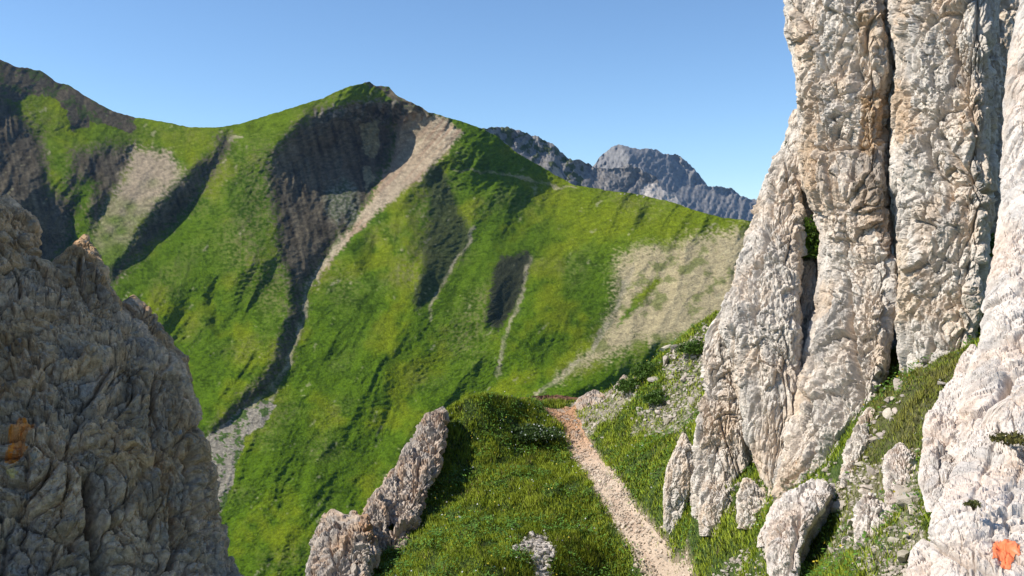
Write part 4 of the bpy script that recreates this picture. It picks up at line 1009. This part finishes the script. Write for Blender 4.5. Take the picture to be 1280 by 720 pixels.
def px_points(n, poly):
    x0, x1 = min(q[0] for q in poly), max(q[0] for q in poly); y0, y1 = min(q[1] for q in poly), max(q[1] for q in poly)
    a, b = rng.uniform(x0, x1, n * 3), rng.uniform(y0, y1, n * 3)
    m = inpoly(a + rng.normal(0, 3, n * 3), b + rng.normal(0, 3, n * 3), poly)
    h = hit(a[m][:n], b[m][:n]); h[:, 2] = ground_z(h[:, 0], h[:, 1])
    return h
gp = px_points(330, Z_PATCH)
gravel("gravel_patch", "patch of grey-white broken stones in the grass on the knoll", gp, rng.uniform(.12, .3, len(gp)) ** 2 * 1.1, np.array([.5, .45, .4]) * rng.uniform(.6, 1.15, (len(gp), 1)))
gp = np.concatenate([px_points(650, Z_SCREE), px_points(1000, Z_SCREE2), px_points(250, Z_FOOT), px_points(160, Z_LOW), px_points(260, Z_OUT)])
gravel("scree", "small pale scree among the grass below the cliff", gp, rng.uniform(.015, .06, len(gp)) * np.clip(gp[:, 1] / 15, .6, 1.5), np.array([.43, .38, .315]) * rng.uniform(.65, 1.15, (len(gp), 1)))

# ---------------------------------------------------------------- shrubs and tussocks
def shrub(name, c, r, n, label, colr, leaf=.03, cat='shrub', flowers=0):
    root = empty(name, tuple(c), label, cat)
    d = rng.normal(size=(n, 3)); d /= np.linalg.norm(d, axis=1)[:, None]
    d[:, 2] = np.abs(d[:, 2])
    rad = rng.uniform(.35, 1, n)[:, None] ** .6 * (1 + .4 * perlin(d * 2.3 + c[0], 181))[:, None]
    P = d * rad * np.asarray(r)
    a = rng.normal(size=(n, 3)); a /= np.linalg.norm(a, axis=1)[:, None]
    b = np.cross(a, rng.normal(size=(n, 3))); b /= np.linalg.norm(b, axis=1)[:, None]
    V = np.stack([P + a * leaf * 1.6, P + b * leaf * .6, P - a * leaf * 1.6, P - b * leaf * .6], 1)
    cc = np.asarray(colr) * rng.uniform(.6, 1.35, (n, 1))
    obj("foliage", mesh_from("foliage", V, np.arange(n * 4).reshape(-1, 4), np.repeat(cc[:, None], 4, 1), False), M_LEAF, root, )
    # stems
    SV, SF = [], []
    for k in range(7):
        a_ = k * .9; e = np.array([math.cos(a_) * r[0] * .5, math.sin(a_) * r[1] * .5, r[2] * .7]); w = .008
        b0 = len(SV)
        for q in range(3): SV.append(np.array([math.cos(q * 2.1) * w, math.sin(q * 2.1) * w, -.03]))
        SV.append(e)
        SF += [(b0, b0 + 1, b0 + 3), (b0 + 1, b0 + 2, b0 + 3), (b0 + 2, b0, b0 + 3)]
    obj("stem", mesh_from("stem", SV, SF, np.broadcast_to(np.array([.1, .07, .04]), (len(SV), 3)), False), M_LEAF, root)
    if flowers:
        fP = d[:flowers] * np.asarray(r) * 1.08
        a = rng.normal(size=(flowers, 3)); a /= np.linalg.norm(a, axis=1)[:, None]; b = np.cross(a, rng.normal(size=(flowers, 3))); b /= np.linalg.norm(b, axis=1)[:, None]
        V = np.stack([fP + a * .022, fP + b * .022, fP - a * .022, fP - b * .022], 1)
        obj("flower_heads", mesh_from("flower_heads", V, np.arange(flowers * 4).reshape(-1, 4), np.broadcast_to(np.array([.6, .62, .58]), (flowers * 4, 3)), False), M_LEAF, root, kind='stuff')
    return root
GR = (.07, .13, .018)
shrub('shrub', at(1012, 322, 16.9), (.2, .3, .75), 900, "bright green bush in the cleft of the cliff", (.09, .16, .02))
shrub('shrub', at(993, 182, 18.0), (.17, .2, .13), 260, "small green tuft on the ledge high up the cliff's left edge", (.09, .12, .025))
shrub('shrub', at(1098, 316, 15.6), (.2, .2, .15), 200, "small olive tuft on the left pillar below its ochre stain", (.12, .11, .03))
shrub('shrub', at(1240, 320, 14.9), (.12, .3, .35), 250, "thin green plant in the dark cleft between pillar and right-hand wall", GR)
shrub('shrub', at(1260, 552, 6.3), (.13, .12, .06), 260, "dry olive cushion plant on the ledge of the right-hand wall", (.13, .12, .035), leaf=.014)
shrub('shrub', at(1217, 632, 5.55), (.05, .05, .035), 120, "tiny green tuft in a hollow of the pale slab", (.1, .11, .03), leaf=.009)
for px, py, s, lb in ((811, 470, .62, "round green bush left of the scree, on the slope's crest"), (868, 440, .5, "green bush against the cliff's left foot at the top of the scree"), (822, 502, .5, "dark green bush low in the scree's left part"), (790, 487, .55, "olive bush left of the scree above the pale outcrop")):
    h = hit([px], [py])[0]; shrub('shrub', h, (s * .9, s * .8, s * .55), 1500, lb, GR, leaf=.028)
h = hit([662], [545])[0]
shrub('flowering_shrub', h, (.85, .65, .26), 2600, "leafy plants with white flower heads on the shaded crest of the knoll", (.06, .1, .025), leaf=.03, flowers=75)

# ---------------------------------------------------------------- haze
def haze_box(x0, x1, y0, y1, z0, z1, dens):
    V = [(x, y, z) for z in (z0, z1) for y in (y0, y1) for x in (x0, x1)]
    F = [(0, 2, 3, 1), (4, 5, 7, 6), (0, 1, 5, 4), (2, 6, 7, 3), (0, 4, 6, 2), (1, 3, 7, 5)]
    me = mesh_from("haze", V, F, smooth=False)
    m = bpy.data.materials.new("haze_air"); m.use_nodes = True
    nt = m.node_tree; nt.nodes.remove(nt.nodes["Principled BSDF"])
    v = nt.nodes.new("ShaderNodeVolumePrincipled")
    v.inputs["Color"].default_value = (.32, .55, 1.0, 1); v.inputs["Density"].default_value = dens; v.inputs["Anisotropy"].default_value = .2
    nt.links.new(v.outputs[0], nt.nodes["Material Output"].inputs["Volume"])
    obj("haze", me, m, kind='stuff', label="thin blue air haze over the valley")
allz = []
for o in SC.objects:
    if o.type == 'MESH' and o.name in ("mountain", "rocky_ridge", "distant_peak", "ground"):
        c = np.empty(len(o.data.vertices) * 3, np.float32); o.data.vertices.foreach_get("co", c); c = c.reshape(-1, 3); allz.append((c.min(0), c.max(0)))
mn = np.min([a for a, _ in allz], 0) - 5; mx_ = np.max([b for _, b in allz], 0) + 5
haze_box(mn[0] - 50, mx_[0] + 50, -60, mx_[1] + 50, mn[2] - 5, mx_[2] + 10, 0.000034)
